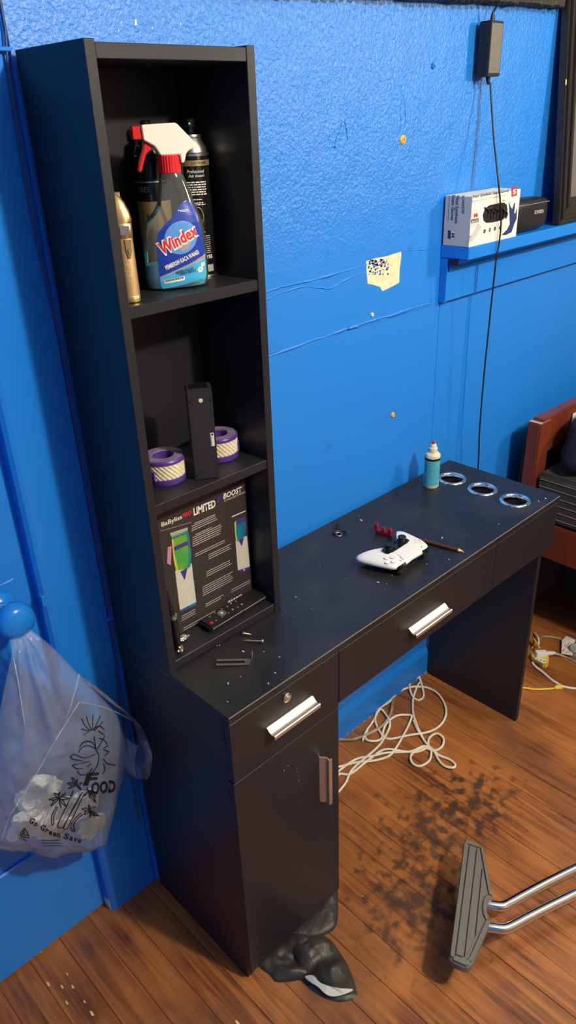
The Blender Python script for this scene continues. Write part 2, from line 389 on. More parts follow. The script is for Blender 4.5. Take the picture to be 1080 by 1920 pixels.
# door, its casing and the baseboard
dr = build('door_1', MB().box(-1.02, -.120, .043, .080, .004, 2.06), 'door'); struct(dr)
for n, b in (('stile', (-1.02, -.88, .035, .044, .004, 2.06)),
             ('rail', (-.88, -.256, .035, .044, .80, .945)), ('rail', (-.88, -.256, .035, .044, 1.92, 2.06))):
    build(n, MB().box(*b), 'door', dr, bevel=.003)
build('stile_and_rail', MB().prism([(-.88, .035, .004), (-.120, .035, .004), (-.120, .035, 2.06), (-.256, .035, 2.06), (-.256, .035, .294), (-.88, .035, .294)], (0, .009, 0)), 'door', dr, bevel=.003)
for z0, z1 in ((.32, .775), (.97, 1.895)):
    build('panel', MB().box(-.855, -.281, .0395, .044, z0, z1), 'door', dr, bevel=.003)
pr_ = [at_y(x_, y_, .035) for x_, y_ in ((-6, 1101), (6, 1096), (25, 1085))]
build('paint_ridge', MB().tube([p+Vector((0, .001, 0)) for p in pr_], lambda t: .0028*(1-.6*t), 6), 'door', dr, smooth=60)
kx, kz = -.1905, .899
kn = build('door_knob', MB().lathe([(.0, 0), (.028, 0), (.030, .004), (.016, .008), (.012, .014), (.012, .030), (.022, .036), (.0315, .046), (.0340, .058), (.0315, .069), (.022, .076), (.0, .078)], 36), 'door', dr, smooth=50)
kn.location = (kx, .035, kz); kn.rotation_euler = (math.pi/2, 0, 0); kn['label'] = 'round door knob painted blue'

t1 = build('trim_1', MB().prism([(-.125, .05, 0), (-.125, .012, 0), (-.119, .006, 0), (-.112, .004, 0), (-.006, .004, 0), (0, .009, 0), (0, .05, 0)], (0, 0, 2.13)), 'blue'); struct(t1)
build('chipped_edge', MB().prism([(-.1258, .012, .0), (-.1258, .034, .0), (-.1262, .034, .03), (-.1258, .012, .036)], (.003, 0, 0)), 'cream', t1)
t2 = build('trim_2', MB().box(-1.06, 0, .004, .06, 2.06, 2.13), 'blue', bevel=.003); struct(t2)
t3 = build('trim_3', MB().box(-1.06, -1.02, .004, .06, 0, 2.06), 'blue', bevel=.003); struct(t3)
bb = build('baseboard_back', MB().prism([(.002, .001, 0), (.002, -.013, 0), (.002, -.013, .086), (.002, -.006, .100), (.002, .001, .104)], (3.598, 0, 0)), 'blue'); struct(bb)
worn = MB()
for k in range(26):
    xx = .45+k*.026+random.uniform(-.006, .006); ww = random.uniform(.004, .014)
    worn.box(xx, xx+ww, -.0140, -.0125, .0008, .0008+random.uniform(.002, .007))
o = build('worn_paint_chips', worn, 'greyp', bb); o['kind'] = 'stuff'

# cracked paint ridges, seams and battens on the back wall
def ridge(pts, r, m='wall', name='paint_ridge', jit=.0025):
    P = smoothpath(pts, 8)
    P = [p+Vector((0, 0, noise.noise(p*23)*jit)) for p in P]
    mb = MB().tube(P, lambda t: r*1.45*(.35+.9*abs(noise.noise(Vector((t*9+pts[0][2]*7, pts[0][0], 0))))), 6)
    return build(name, mb, m, wb, smooth=60)
ridge([(.30, .0008, 1.343), (.457, .0008, 1.351), (.62, .0008, 1.353), (.765, .0008, 1.357)], .0030)
ridge([(.45, .0008, 1.336), (.56, .0008, 1.342), (.64, .0008, 1.329), (.70, .0008, 1.337), (.755, .0008, 1.344)], .0022, jit=.006)
ridge([(.89, .0008, 1.372), (.95, .0008, 1.366), (1.02, .0008, 1.360)], .0022)
ridge([(.30, .0006, 1.213), (.465, .0006, 1.219), (.68, .0006, 1.2265), (.85, .0006, 1.2285), (1.016, .0006, 1.229)], .0034)
ridge([(.70, .0004, 1.2262), (.715, .0004, 1.227), (.735, .0004, 1.2272)], .0050)
ridge([(1.016, .0006, 1.229), (1.013, .0006, 1.27), (1.008, .0006, 1.31), (1.006, .0006, 1.352)], .0022)
build('seam_shadow_gap', MB().box(.3, 1.016, -.0004, .001, 1.2215, 1.2230), 'flake', wb)
build('batten', MB().box(1.180, 1.200, -.0028, .001, .10, 1.228), 'blue', wb, bevel=.0008)
build('wall_board', MB().box(1.053, 3.6, -.0015, .001, .10, 1.228), 'wall', wb, bevel=.0006)
# patch where paint and skim have come off
pp = [(686, 490), (700, 485), (722, 481), (752, 472), (752, 480), (749, 505), (748, 530), (733, 538), (717, 546), (712, 538), (700, 534), (689, 532), (687, 508)]
P3 = [at_y(x_, y_, 0) for x_, y_ in pp]
pa = build('bare_plaster_patch', MB().prism([(p.x, .001, p.z) for p in P3], (0, -.0016, 0)), 'cream', wb)
fk = MB(); rr = random.Random(5)
for k in range(130):
    a = at_y(rr.uniform(690, 728), rr.uniform(487, 515), 0)
    if k % 4 == 0: a = at_y(rr.uniform(692, 722), rr.uniform(486, 497), 0)
    if 702 < 0: pass
    s_ = rr.uniform(.0008, .0027); th = rr.uniform(-.6, .6)
    fk.add([(a.x+s_*1.6*math.cos(q+th)*(1 if q_ % 2 else .6), -.0011, a.z+s_*math.sin(q+th)) for q_, q in enumerate([0, 1.2, 2.3, 3.3, 4.2, 5.3])], [(0, 1, 2, 3, 4, 5)])
o = build('blue_paint_flakes', fk, 'flake', pa); o['kind'] = 'stuff'
# wall plugs and holes
def wall_hole(px_, py_, r, m='anchor'):
    p = at_y(px_, py_, 0)
    o = build('wall_plug', MB().lathe([(0, 0), (r*1.3, 0), (r*1.3, .0012), (r*.9, .004), (r*.45, .0042), (r*.35, .001), (0, .001)], 14), m, wb, smooth=40)
    o.location = (p.x, 0, p.z); o.rotation_euler = (math.pi/2, 0, 0); return o
wall_hole(755, 262, .0075); wall_hole(736, 778, .0055); wall_hole(811, 124, .0045, 'flake'); wall_hole(697, 590, .0040, 'cream')
ridge([(.872, .0004, 1.64), (.868, .0004, 1.665), (.875, .0004, 1.69), (.885, .0004, 1.66), (.887, .0004, 1.635)], .0022)
ridge([(.66, .0004, 1.60), (.675, .0004, 1.625), (.69, .0004, 1.645), (.70, .0004, 1.61)], .0032, jit=.008)

mb = MB(); r2 = random.Random(4)
for (px_, py_, s_) in ((254, 42, .0045), (222, 57, .002), (285, 52, .002), (338, 45, .002), (1025, 780, .0015), (660, 430, .001)):
    p = at_y(px_, py_, 0); mb.add([(p.x-s_*.5, -.0006, p.z-s_), (p.x+s_*.5, -.0006, p.z-s_*.6), (p.x+s_*.4, -.0006, p.z+s_), (p.x-s_*.2, -.0006, p.z+s_*.8)], [(0, 1, 2, 3)])
build('paint_chips', mb, 'whitep', wb)['kind'] = 'stuff'
mb = MB()
for (px_, py_, s_) in ((75, 1783, .006), (90, 1845, .007), (116, 1850, .006), (136, 1850, .006), (125, 1880, .006), (158, 1878, .005), (172, 1900, .008), (126, 1826, .004), (445, 1918, .008), (700, 1622, .002), (680, 1680, .002)):
    p = at_z(px_, py_, .0006); mb.add([(p.x-s_*.35, p.y-s_*.6, .0007), (p.x+s_*.3, p.y-s_, .0007), (p.x+s_*.35, p.y+s_*.5, .0007), (p.x-s_*.1, p.y+s_*.9, .0007)], [(0, 1, 2, 3)])
build('floor_chips', mb, 'woodtip', fl)['kind'] = 'stuff'
p = at_y(82, 1128, .004); build('latch_chip', MB().box(-.1262, -.119, .0035, .02, p.z-.012, p.z+.012), 'door', t1, bevel=.001); build('latch_wear', MB().box(-.1255, -.1205, .0055, .0070, p.z+.004, p.z+.012), 'cream', t1)

# sill with apron, under the leaning frame
ap = build('trim_4', MB().box(1.050, 3.6, -.020, .0, 1.228, 1.336), 'blue', bevel=.0015); struct(ap)
build('apron_edge', MB().box(1.046, 1.0505, -.022, .0, 1.226, 1.338), 'blue', ap, bevel=.001)
build('cove_moulding', MB().prism([(1.052, -.020, 1.336), (1.052, -.052, 1.336), (1.052, -.044, 1.327), (1.052, -.030, 1.316), (1.052, -.025, 1.303), (1.052, -.020, 1.300)], (2.545, 0, 0)), 'blue', ap, bevel=.0008)
build('groove', MB().box(1.177, 1.179, -.0212, -.02, 1.232, 1.300).box(1.187, 1.189, -.0212, -.02, 1.232, 1.300), 'flake', ap)
build('sill', MB().box(1.044, 3.6, -.083, .0, 1.336, 1.366), 'blue', ap, bevel=.002)
build('split_wood', MB().add([(1.0435, -.052, 1.333), (1.0435, -.030, 1.335), (1.0435, -.034, 1.322), (1.0435, -.042, 1.318)], [(0, 1, 2, 3)]).box(1.0436, 1.049, -.052, -.03, 1.320, 1.334), 'ink', ap)
# dark strip along the top of the wall
va = thing('valance', 'dark brown ribbed strip along the top edge of the blue wall', 'valance', (.35, -.018, 1.865))
build('backing', MB().box(.35, 1.475, -.026, -.001, 1.8755, 1.99), 'valance', va, world=True, bevel=.002)
nn = 0; x = .36
while x < 1.45:
    zb = 1.848+(x-.5)*.026+random.uniform(-.002, .002)
    build('rib', MB().box(x, x+.021, -.034, -.002, zb, 1.985), 'valance', va, world=True, bevel=.004)
    x += .0235

# ================================================================ barber station (desk with tower)
BS = thing('barber_station', 'black laminate barber station with open shelf tower and long desk', 'desk', (.14, -.18, 0))
def bs(name, mb, m='lam', bevel=.0008, parent=None, **k): return build(name, mb, m, parent or BS, bevel=bevel, world=True, **k)
G = -.012
bs('side_panel', MB().box(0, .016, -.340, G, 0, .743))
bs('side_panel', MB().box(.261, .277, -.340, G, .034, .743))
bs('bottom_panel', MB().box(.016, .261, -.338, G, .034, .050))
bs('back_panel', MB().box(.016, .261, -.020, G, .050, .743))
bs('end_panel', MB().box(1.087, 1.103, -.345, G, 0, .743))
bs('drawer_divider', MB().box(.830, .846, -.340, -.06, .615, .743))
bs('back_rail', MB().box(.277, 1.087, -.030, G-.002, .66, .743))
# desktop with the three tool holes
L_, D_, zt, zb_ = 1.133, .357, .760, .744
holes = [(1.0320, -.0905), (1.0315, -.1885), (1.0310, -.2865)]; HR = .0305
mb = MB(); N_ = 40
def ringcell(x0, x1, y0, y1, cx, cy, z):
    out = []
    for k in range(N_):
        a = 2*math.pi*(k+.5)/N_; c, s_ = math.cos(a), math.sin(a)
        tx = ((x1 if c > 0 else x0)-cx)/c if abs(c) > 1e-6 else 1e9; ty = ((y1 if s_ > 0 else y0)-cy)/s_ if abs(s_) > 1e-6 else 1e9
        t = min(tx, ty); out.append((Vector((cx+HR*c, cy+HR*s_, z)), Vector((cx+c*t, cy+s_*t, z))))
    return out
X0, X1 = .96, 1.10
ys = [-D_, -.2375, -.1395, G]
cells = [(ys[2], ys[3], holes[0]), (ys[1], ys[2], holes[1]), (ys[0], ys[1], holes[2])]
for z in (zt, zb_):
    mb.add([(0, -D_, z), (X0, -D_, z), (X0, G, z), (0, G, z)], [(0, 1, 2, 3)])
    mb.add([(X1, -D_, z), (L_, -D_, z), (L_, G, z), (X1, G, z)], [(0, 1, 2, 3)])
    for (ya, yb, (cx, cy)) in cells:
        rc = ringcell(X0, X1, ya, yb, cx, cy, z); v = [p for q in rc for p in q]
        mb.add(v, [(2*k, 2*k+1, 2*((k+1) % N_)+1, 2*((k+1) % N_)) for k in range(N_)])
        for (qx, qy) in ((X0, ya), (X1, ya), (X1, yb), (X0, yb)):     # corner infill
            best = sorted(range(N_), key=lambda k: (rc[k][1]-Vector((qx, qy, z))).length)[:2]
            mb.add([rc[best[0]][1], Vector((qx, qy, z)), rc[best[1]][1]], [(0, 1, 2)])
for (cx, cy) in holes:
    rs = [[Vector((cx+HR*math.cos(2*math.pi*(k+.5)/N_), cy+HR*math.sin(2*math.pi*(k+.5)/N_), z)) for k in range(N_)] for z in (zt, zb_)]
    mb.rings(rs, False, False)
for a, b in (((0, -D_), (L_, -D_)), ((L_, -D_), (L_, G)), ((L_, G), (0, G)), ((0, G), (0, -D_))):
    mb.add([(*a, zb_), (*b, zb_), (*b, zt), (*a, zt)], [(0, 1, 2, 3)])
dt = bs('desktop', mb, 'lamtop', 0)
bs('edge_band', MB().box(0.001, L_-.001, -D_-.0006, -D_+.0004, zt-.0026, zt-.0004), 'edge', 0, dt)
for (cx, cy) in holes:
    g = bs('grommet_ring', MB().lathe([(.0290, -.012), (.0290, .0005), (.0310, .0030), (.0350, .0042), (.0385, .0030), (.0400, .0002), (.0300, .0002), (.0300, -.012)], 40, (cx, cy, zt), True), 'chrome', 0, smooth=50)
    bs('tool_cup', MB().lathe([(.0289, 0), (.0289, -.10), (0, -.10), (0, -.103), (.0296, -.103), (.0296, 0)], 32, (cx, cy, zt-.012), False, False), 'black', 0, g, smooth=40)
# fronts
def pull(parent, c, ax, ln, name='handle'):
    """aluminium lip pull: concave strip with turned-down edge; c centre on the front, ax along the pull, out = -y"""
    ax = Vector(ax); out = Vector((0, -1, 0)); up = Vector((0, 0, 1)) if abs(ax.z) < .5 else Vector((-1, 0, 0))
    pf = [(0, .011), (.004, .0095), (.008, .0055), (.012, .003), (.0165, .0025), (.021, .0045), (.0225, .0035), (.0225, -.004), (.0205, -.004), (.0205, .0010), (.0165, .0002), (.011, .0008), (.0065, .0035), (.003, .0075), (0, .0085)]
    poly = [Vector(c)-ax*ln/2+out*a+up*b for a, b in pf]
    return bs(name, MB().prism(poly, ax*ln), 'alu', 0, parent, smooth=35)
d1 = bs('drawer', MB().box(0, .2765, -.357, -.341, .604, .742).box(.02, .257, -.341, -.05, .625, .735))
pull(d1, (.1425, -.357, .670), (1, 0, 0), .119)
bs('lock', MB().tube([(.1355, -.3565, .7195), (.1355, -.3605, .7195)], .0098, 24), 'steel', .0008, d1, smooth=50)
bs('key_slot', MB().tube([(.1355, -.3600, .7195), (.1355, -.3625, .7195)], .0058, 18).box(.1349, .1361, -.3632, -.362, .7160, .7230), 'alu', 0, d1, smooth=50)
d2 = bs('drawer', MB().box(.2785, .8355, -.357, -.341, .612, .742).box(.30, .82, -.341, -.06, .63, .735))
pull(d2, (.5645, -.357, .666), (1, 0, 0), .131)
bs('front_panel', MB().prism([(.8375, -.341, .612), (1.108, -.341, .606), (1.129, -.341, .622), (1.129, -.341, .742), (.8375, -.341, .742)], (0, -.016, 0)))
bs('end_board', MB().box(1.113, 1.129, -.3405, G, .622, .743))
dd = bs('cabinet_door', MB().box(-.001, .2775, -.356, -.3415, .036, .6005))
pull(dd, (.2290, -.356, .444), (0, 0, 1), .128)
sc = MB(); r2 = random.Random(9)
for (px_, py_) in ((558, 1440), (557, 1447), (559, 1455), (560, 1463), (562, 1464), (540, 1436), (533, 1445), (561, 1502)):
    p = at_y(px_, py_, -.3562); a = r2.uniform(.0007, .0016)
    sc.add([(p.x-a, -.3562, p.z), (p.x, -.3562, p.z-a*1.5), (p.x+a, -.3562, p.z+.0003), (p.x+.0003, -.3562, p.z+a*1.6)], [(0, 1, 2, 3)])
o = bs('scratches', sc, 'grey', 0, dd); o['kind'] = 'stuff'
# tower
T0, T1, TD, TH = 0, .2815, -.192, 1.7525
tw1 = bs('tower_side', MB().box(T0, T0+.0160, TD, G, .760, TH))
tw2 = bs('tower_side', MB().box(T1-.0160, T1, TD, G, .760, TH-.001))
bs('tower_back', MB().box(T0+.016, T1-.016, -.018, G, .762, TH-.004))
bs('tower_top', MB().box(T0+.016, T1-.016, TD+.001, -.018, TH-.0215, TH-.0035))
for z in (1.424, 1.1015, .7805):
    s_ = bs('shelf', MB().box(T0+.016, T1-.016, TD+.0015, -.018, z-.0175, z))

# ================================================================ fitted lettering
def fit_text(name, s, fn, p0, p1, h, m, parent, shear=0, bold=0, world=True, lift=0):
    """lettering from baseline point p0 to p1 (surface coordinates), capital height h"""
    cu = bpy.data.curves.new('t', 'FONT'); cu.body = s; cu.size = 1; cu.shear = shear; cu.offset = bold; cu.resolution_u = 2; cu.fill_mode = 'FRONT'
    ob = bpy.data.objects.new('t', cu); me = bpy.data.meshes.new_from_object(ob); bpy.data.objects.remove(ob); bpy.data.curves.remove(cu)
    xs = [v.co.x for v in me.vertices]; x0, x1 = min(xs), max(xs); cap = .69
    d = Vector((p1[0]-p0[0], p1[1]-p0[1])); W = d.length; d.normalize(); sx = W/(x1-x0); sy = h/cap
    for v in me.vertices:
        a, b = (v.co.x-x0)*sx, v.co.y*sy
        v.co = fn(p0[0]+d.x*a-d.y*b, p0[1]+d.y*a+d.x*b, lift)
    if world:
        q = parent
        while q:
            for v in me.vertices: v.co -= q.location
            q = q.parent
    me.materials.clear(); me.name = name
    return finish(name, me, m, parent, 0)
def rowpatch(fn, poly, h=0, rows=18, cols=10):
    """printed shape that follows a curved surface"""
    ys_ = [p[1] for p in poly]; a, b = min(ys_), max(ys_); g = []
    for i_ in range(rows+1):
        y = a+(b-a)*(i_/rows); y = min(max(y, a+1e-6), b-1e-6); xs = []
        for k in range(len(poly)):
            (xa, ya), (xb, yb) = poly[k], poly[(k+1) % len(poly)]
            if (ya-y)*(yb-y) < 0: xs.append(xa+(xb-xa)*(y-ya)/(yb-ya))
        if len(xs) < 2: continue
        l, r = min(xs), max(xs); g.append([fn(l+(r-l)*c/cols, y, h) for c in range(cols+1)])
    return MB().grid(g)

# ================================================================ upper shelf
# --- glass cleaner spray bottle
SB = thing('spray_bottle', 'clear trigger spray bottle with blue label, red cap and a little blue fluid', 'spray bottle', (.150, -.128, 1.4243), math.radians(-24))
def bx(px_, py_): return ((px_-(490-.11*(1100-py_)))*.00027, (1100-py_)*.000236)
secs_px = [(1096, -.036, .036, .018), (1088, -.043, .043, .0235), (1040, -.046, .046, .026), (900, -.0445, .047, .0265), (750, -.042, .046, .026), (690, -.039, .044, .0255), (640, -.027, .040, .0235), (580, -.018, .0355, .021), (500, -.0135, .030, .0185), (420, -.011, .0235, .0165), (388, -.009, .0200, .0145)]
secs = [((1100-y)*.000236, (l+r)/2*1.08, 0, (r-l)/2*1.08, d, 2.7 if y > 600 else 2.2) for y, l, r, d in secs_px]
zz = []      # denser interpolation
for a, b in zip(secs, secs[1:]):
    for k in range(4): zz.append(tuple(a[q]+(b[q]-a[q])*k/4 for q in range(6)))
zz.append(secs[-1]); secs = zz
body = build('bottle_body', MB().loft(secs, 44), 'pet', SB, smooth=50)
fz = .0375
build('blue_fluid', MB().loft([(z+.0008, cx, 0, rx*.955, ry*.94, e) for z, cx, cy, rx, ry, e in secs if z < fz]+[(fz, .0006, 0, .0475, .0250, 2.7)], 40), 'fluid', SB, smooth=50)
def bfront(x, z, h=0):
    for a, b in zip(secs, secs[1:]):
        if a[0] <= z <= b[0]:
            t = (z-a[0])/(b[0]-a[0]); cx, rx, ry, e = (a[i]+(b[i]-a[i])*t for i in (1, 3, 4, 5)); break
    else: cx, rx, ry, e = secs[-1][1], secs[-1][3], secs[-1][4], secs[-1][5]
    u = min(abs((x-cx)/rx), .995)
    return Vector((x, -ry*(1-u**e)**(1/e)-.0006-h, z))
lab = build('label', rowpatch(bfront, [bx(*p) for p in ((362, 1005), (352, 900), (345, 800), (350, 735), (385, 690), (430, 650), (455, 600), (480, 568), (515, 555), (545, 572), (570, 620), (597, 720), (618, 800), (630, 890), (632, 905), (560, 935), (450, 975))], rows=40, cols=16), 'bluelab', SB)
build('silver_band', rowpatch(bfront, [bx(*p) for p in ((362, 1008), (450, 973), (560, 930), (632, 890), (634, 918), (560, 945), (450, 985), (364, 1022))], .0003, 26, 12), 'silver', lab)
build('label_foot', rowpatch(bfront, [bx(*p) for p in ((364, 1022), (450, 985), (560, 945), (634, 918), (640, 1000), (636, 1036), (600, 1052), (500, 1072), (385, 1088), (372, 1070))], .0002, 34, 14), 'cyanp', lab)
build('glow_disc', rowpatch(bfront, [bx(480+96*math.cos(a*.2618), 775+102*math.sin(a*.2618)) for a in range(24)], .0003, 30, 12), 'sky', lab)
build('glow_core', rowpatch(bfront, [bx(495+40*math.cos(a*.2618), 815+42*math.sin(a*.2618)) for a in range(24)], .0005, 16, 8), 'silver', lab)
fit_text('lettering', 'Windex', bfront, bx(374, 878), bx(588, 764), .0185, 'whitep', lab, shear=.12, bold=.075, world=False, lift=.0007)
fit_text('lettering', 'Windex', bfront, bx(377, 868), bx(585, 762), .0165, 'redink', lab, shear=.12, bold=.025, world=False, lift=.0011)
fit_text('lettering', 'PEMBERSIH KACA WANGI', bfront, bx(398, 966), bx(590, 884), .0062, 'whitep', lab, bold=.03, world=False, lift=.0006)
fit_text('lettering', 'BERSIH KILAP', bfront, bx(455, 1000), bx(560, 978), .0040, 'inkblue', lab, bold=.02, world=False, lift=.0006)
fit_text('lettering', 'TANPA BEKAS', bfront, bx(470, 1012), bx(575, 992), .0040, 'inkblue', lab, bold=.02, world=False, lift=.0006)
mb = MB(); lines_print(mb, bfront, *(bx(460, 610)[0], bx(520, 610)[0]), bx(460, 612)[1], .0012, 4, .0006); lines_print(mb, bfront, bx(475, 618)[0], bx(525, 618)[0], bx(460, 619)[1], .0009, 5, .0006)
build('small_print', mb, 'whitep', lab)['kind'] = 'stuff'
mb = rowpatch(bfront, [bx(*p) for p in ((385, 1030), (505, 1015), (508, 1042), (388, 1054))], .0005, 8, 8); build('barcode_field', mb, 'whitep', lab)
mb = MB(); r2 = random.Random(2); u = 0
while u < 1:
    wd = r2.uniform(.010, .03)
    if u+wd > 1: break
    q = [bx(390+112*a, 1046-14*a-b*18+b*2) for a, b in ((u, .2), (u+wd, .2), (u+wd, 1), (u, 1))]
    mb.add([bfront(x, z, .0008) for x, z in q], [(0, 1, 2, 3)]); u += wd+r2.uniform(.008, .03)
build('barcode_bars', mb, 'ink', lab)['kind'] = 'stuff'
for (cx_, cy_, s_) in ((602, 985, 1), (617, 955, .75)):
    mb = MB()
    for k in range(6):
        a = k*math.pi/3; q = [bx(cx_+s_*(12*math.cos(a)+7*math.cos(t)), cy_+s_*(13*math.sin(a)+7*math.sin(t))) for t in [i_*math.pi/4 for i_ in range(8)]]
        mb.add([bfront(x, z, .0005) for x, z in q], [tuple(range(8))])
    fw_ = build('flower', mb, 'whitep', lab)
    q = [bx(cx_+s_*6*math.cos(t), cy_+s_*6*math.sin(t)) for t in [i_*math.pi/4 for i_ in range(8)]]
    build('flower_eye', MB().add([bfront(x, z, .0008) for x, z in q], [tuple(range(8))]), 'yel', lab)
# ribbed red cap, white head, nozzle and trigger
ccx = .0055; n = 72
rs = [[Vector((ccx+(r_k-(.0007 if j % 3 == 0 else 0))*math.cos(2*math.pi*j/n), (r_k-(.0007 if j % 3 == 0 else 0))*math.sin(2*math.pi*j/n), z)) for j in range(n)] for r_k, z in ((.0155, .1655), (.0168, .1665), (.0165, .1885), (.0150, .1905))]
build('cap', MB().rings(rs), 'red', SB, smooth=25)
hp = [(-.0320, .2300), (-.030, .2312), (.0165, .2322), (.0200, .2308), (.0460, .2040), (.0465, .1990), (.0360, .1965), (.0295, .1915), (.0265, .1800), (.0215, .1790), (.0205, .1905), (-.0085, .1905), (-.0160, .2030), (-.0310, .2115)]
hd = build('spray_head', MB().prism([(x, -.0125, z) for x, z in hp], (0, .025, 0)), 'whitep', SB, bevel=.0035, seg=3, smooth=40)
build('nozzle', MB().box(-.0455, -.0312, -.0085, .0085, .2125, .2298).tube([(-.0475, 0, .2215), (-.0455, 0, .2215)], .004, 12), 'red', SB, bevel=.0012)
tp = [(-.0305, .2120), (-.0170, .2035), (-.0195, .1985), (-.0255, .1960), (-.0300, .1900), (-.0345, .1790), (-.0385, .1690), (-.0435, .1700), (-.0405, .1800), (-.0365, .1900), (-.0320, .2000)]
build('trigger', MB().prism([(x, -.007, z) for x, z in tp], (0, .014, 0)), 'red', SB, bevel=.0015, seg=2, smooth=40)
build('trigger_spring_rod', MB().tube([(-.041, 0, .2125), (-.0405, 0, .205), (-.036, 0, .203)], .0012, 6), 'black', SB)

# --- two aerosol cans
def can(label, loc, R, h, dome, paint):
    t = thing('aerosol_can', label, 'spray can', loc, 0, 'hairspray cans behind the spray bottle')
    b = build('can_body', MB().lathe([(0, 0), (R*.93, 0), (R, .003), (R, h), (R*.985, h+.001), (0, h+.001)], 40), paint, t, smooth=40)
    build('bottom_rim', MB().lathe([(R*.92, -.0002), (R+.0007, .0005), (R+.0007, .0035), (R*.92, .0035)], 40), 'steel', t, smooth=40)
    build('dome', MB().lathe([(0, h+.0005), (R+.0006, h+.0005), (R+.0008, h+.004), (R*.93, h+.0055), (R*.88, h+.012), (R*.66, h+.022), (R*.60, h+.025), (R*.63, h+.028), (R*.60, h+.0305), (R*.40, h+.0305), (0, h+.029)], 40), dome, t, smooth=40)
    a = build('actuator', MB().lathe([(.0055, h+.029), (.0055, h+.040), (.0085, h+.0405), (.0085, h+.051), (.0065, h+.053), (0, h+.053)], 18), 'blackg', t, smooth=40)
    build('spray_orifice', MB().tube([(-.0045, -.0060, h+.046), (-.0055, -.0073, h+.046)], .0016, 10), 'grey', a)
    return t, b
def cyl(R, a0):
    return lambda x, z, h=0: Vector(((R+.0004+h)*math.cos(a0+x/R), (R+.0004+h)*math.sin(a0+x/R), z))
CR = .0262
cr, cb = can('tall black hairspray can with silver dome and white printed text, right of the spray bottle', (.2375, -.0800, 1.4243), CR, .184, 'steel', 'blackg')
f = cyl(CR, math.radians(-124))
build('gold_band', rowpatch(f, rect(-.040, .040, .1705, .1785), 0, 2, 30), 'goldp', cb)
fit_text('lettering', 'EXTREME', f, (-.004, .1728), (.022, .1728), .0036, 'ink', cb, bold=.01, world=False, lift=.0003)
fit_text('lettering', 'Professional', f, (-.012, .1605), (.016, .1605), .0048, 'whitep', cb, shear=.25, world=False)
fit_text('lettering', 'that doesn\'t', f, (-.010, .1545), (.016, .1545), .0042, 'whitep', cb, shear=.25, world=False)
mb = MB()
for k in range(6): lines_print(mb, f, -.015+.001*(k % 2), .018, .1470-.0036*k, .0017, 20+k)
for k, (a, b, z) in enumerate(((-.006, .008, .1215), (-.004, .010, .1165), (-.012, .014, .1140), (-.006, .008, .0745), (-.008, .010, .0720))): lines_print(mb, f, a, b, z, .0015, 30+k)
build('small_print', mb, 'whitep', cb)['kind'] = 'stuff'
oval = [(.000+.0085*math.cos(t*math.pi/14), .0955+.0145*math.sin(t*math.pi/14)) for t in range(28)]
build('oval_emblem', MB().tube([f(x, z, 0) for x, z in oval], .0007, 5, True), 'goldp', cb)
build('emblem_spiral', MB().tube([f(.0075*(1-.02*t)*math.cos(t*.55), .0905+(.0095-.0001*t)*math.sin(t*.55)*.9, 0) for t in range(22) if math.sin(t*.55) < .3], .0004, 4), 'whitep', cb)
mb = MB()
for k in range(9): lines_print(mb, f, -.010, .018, .0655-.0033*k, .0014, 60+k)
build('fine_print', mb, 'greyp', cb)['kind'] = 'stuff'
mb = MB(); r2 = random.Random(6); x = .010
while x < .020: wd = r2.uniform(.0004, .0012); mb.add([f(x, .009), f(x+wd, .009), f(x+wd, .020), f(x, .020)], [(0, 1, 2, 3)]); x += wd+r2.uniform(.0004, .001)
build('barcode_bars', mb, 'whitep', cb)['kind'] = 'stuff'
fit_text('lettering', 'YES', f, (.008, .030), (.020, .030), .0055, 'whitep', cb, bold=.02, world=False)
cl, cb2 = can('black and gold hairspray can mostly hidden behind the spray bottle', (.1740, -.0520, 1.4243), CR, .184, 'blackg', 'blackg')
f = cyl(CR, math.radians(-130))
build('gold_field', rowpatch(f, rect(-.042, .042, .035, .1230), 0, 2, 30), 'goldp', cb2)
build('clear_overcap_edge', MB().lathe([(CR+.0006, .150), (CR+.0012, .1505), (CR+.0012, .1525), (CR+.0006, .153)], 36), 'steel', cb2, smooth=40)
fit_text('lettering', 'TRES', f, (-.024, .1370), (-.002, .1370), .0075, 'greyp', cb2, world=False)
fit_text('lettering', 'H', f, (-.010, .0960), (-.003, .0960), .0100, 'ink', cb2, world=False, lift=.0003)

# --- gold hair clipper
HC = thing('hair_clipper', 'gold metal hair clipper standing upright beside the spray bottle', 'hair clipper', (.0415, -.1570, 1.4243), math.radians(-30))
build('grip', MB().loft([(.0095, 0, 0, .0148, .0165, 2.6), (.030, 0, 0, .0146, .0165, 2.6), (.062, 0, 0, .0142, .0162, 2.6), (.090, 0, 0, .0138, .0158, 2.6)], 40), 'goldk', HC, smooth=45)
build('end_cap', MB().loft([(0, 0, 0, .0140, .0158, 2.6), (.0012, 0, 0, .0152, .0170, 2.6), (.0088, 0, 0, .0152, .0170, 2.6), (.0098, 0, 0, .0146, .0164, 2.6)], 40), 'gold', HC, smooth=35)
build('collar', MB().loft([(.0895, 0, 0, .0142, .0162, 2.6), (.0935, -.0004, 0, .0152, .0172, 2.6), (.1080, -.001, 0, .0158, .0172, 2.7), (.1095, -.001, 0, .0150, .0165, 2.7)], 40), 'gold', HC, smooth=35)
build('head', MB().loft([(.1095, -.001, 0, .0152, .0165, 2.8), (.1130, -.001, 0, .0168, .0160, 3), (.1240, -.002, 0, .0155, .0140, 3), (.1360, -.004, .0005, .0125, .0105, 3), (.1455, -.0065, .001, .0085, .0065, 3), (.1470, -.0070, .001, .0070, .0050, 3)], 40), 'gold', HC, smooth=35)
build('blade', MB().box(-.018, .004, .0045, .0065, .132, .1495), 'steel', HC, bevel=.0005)
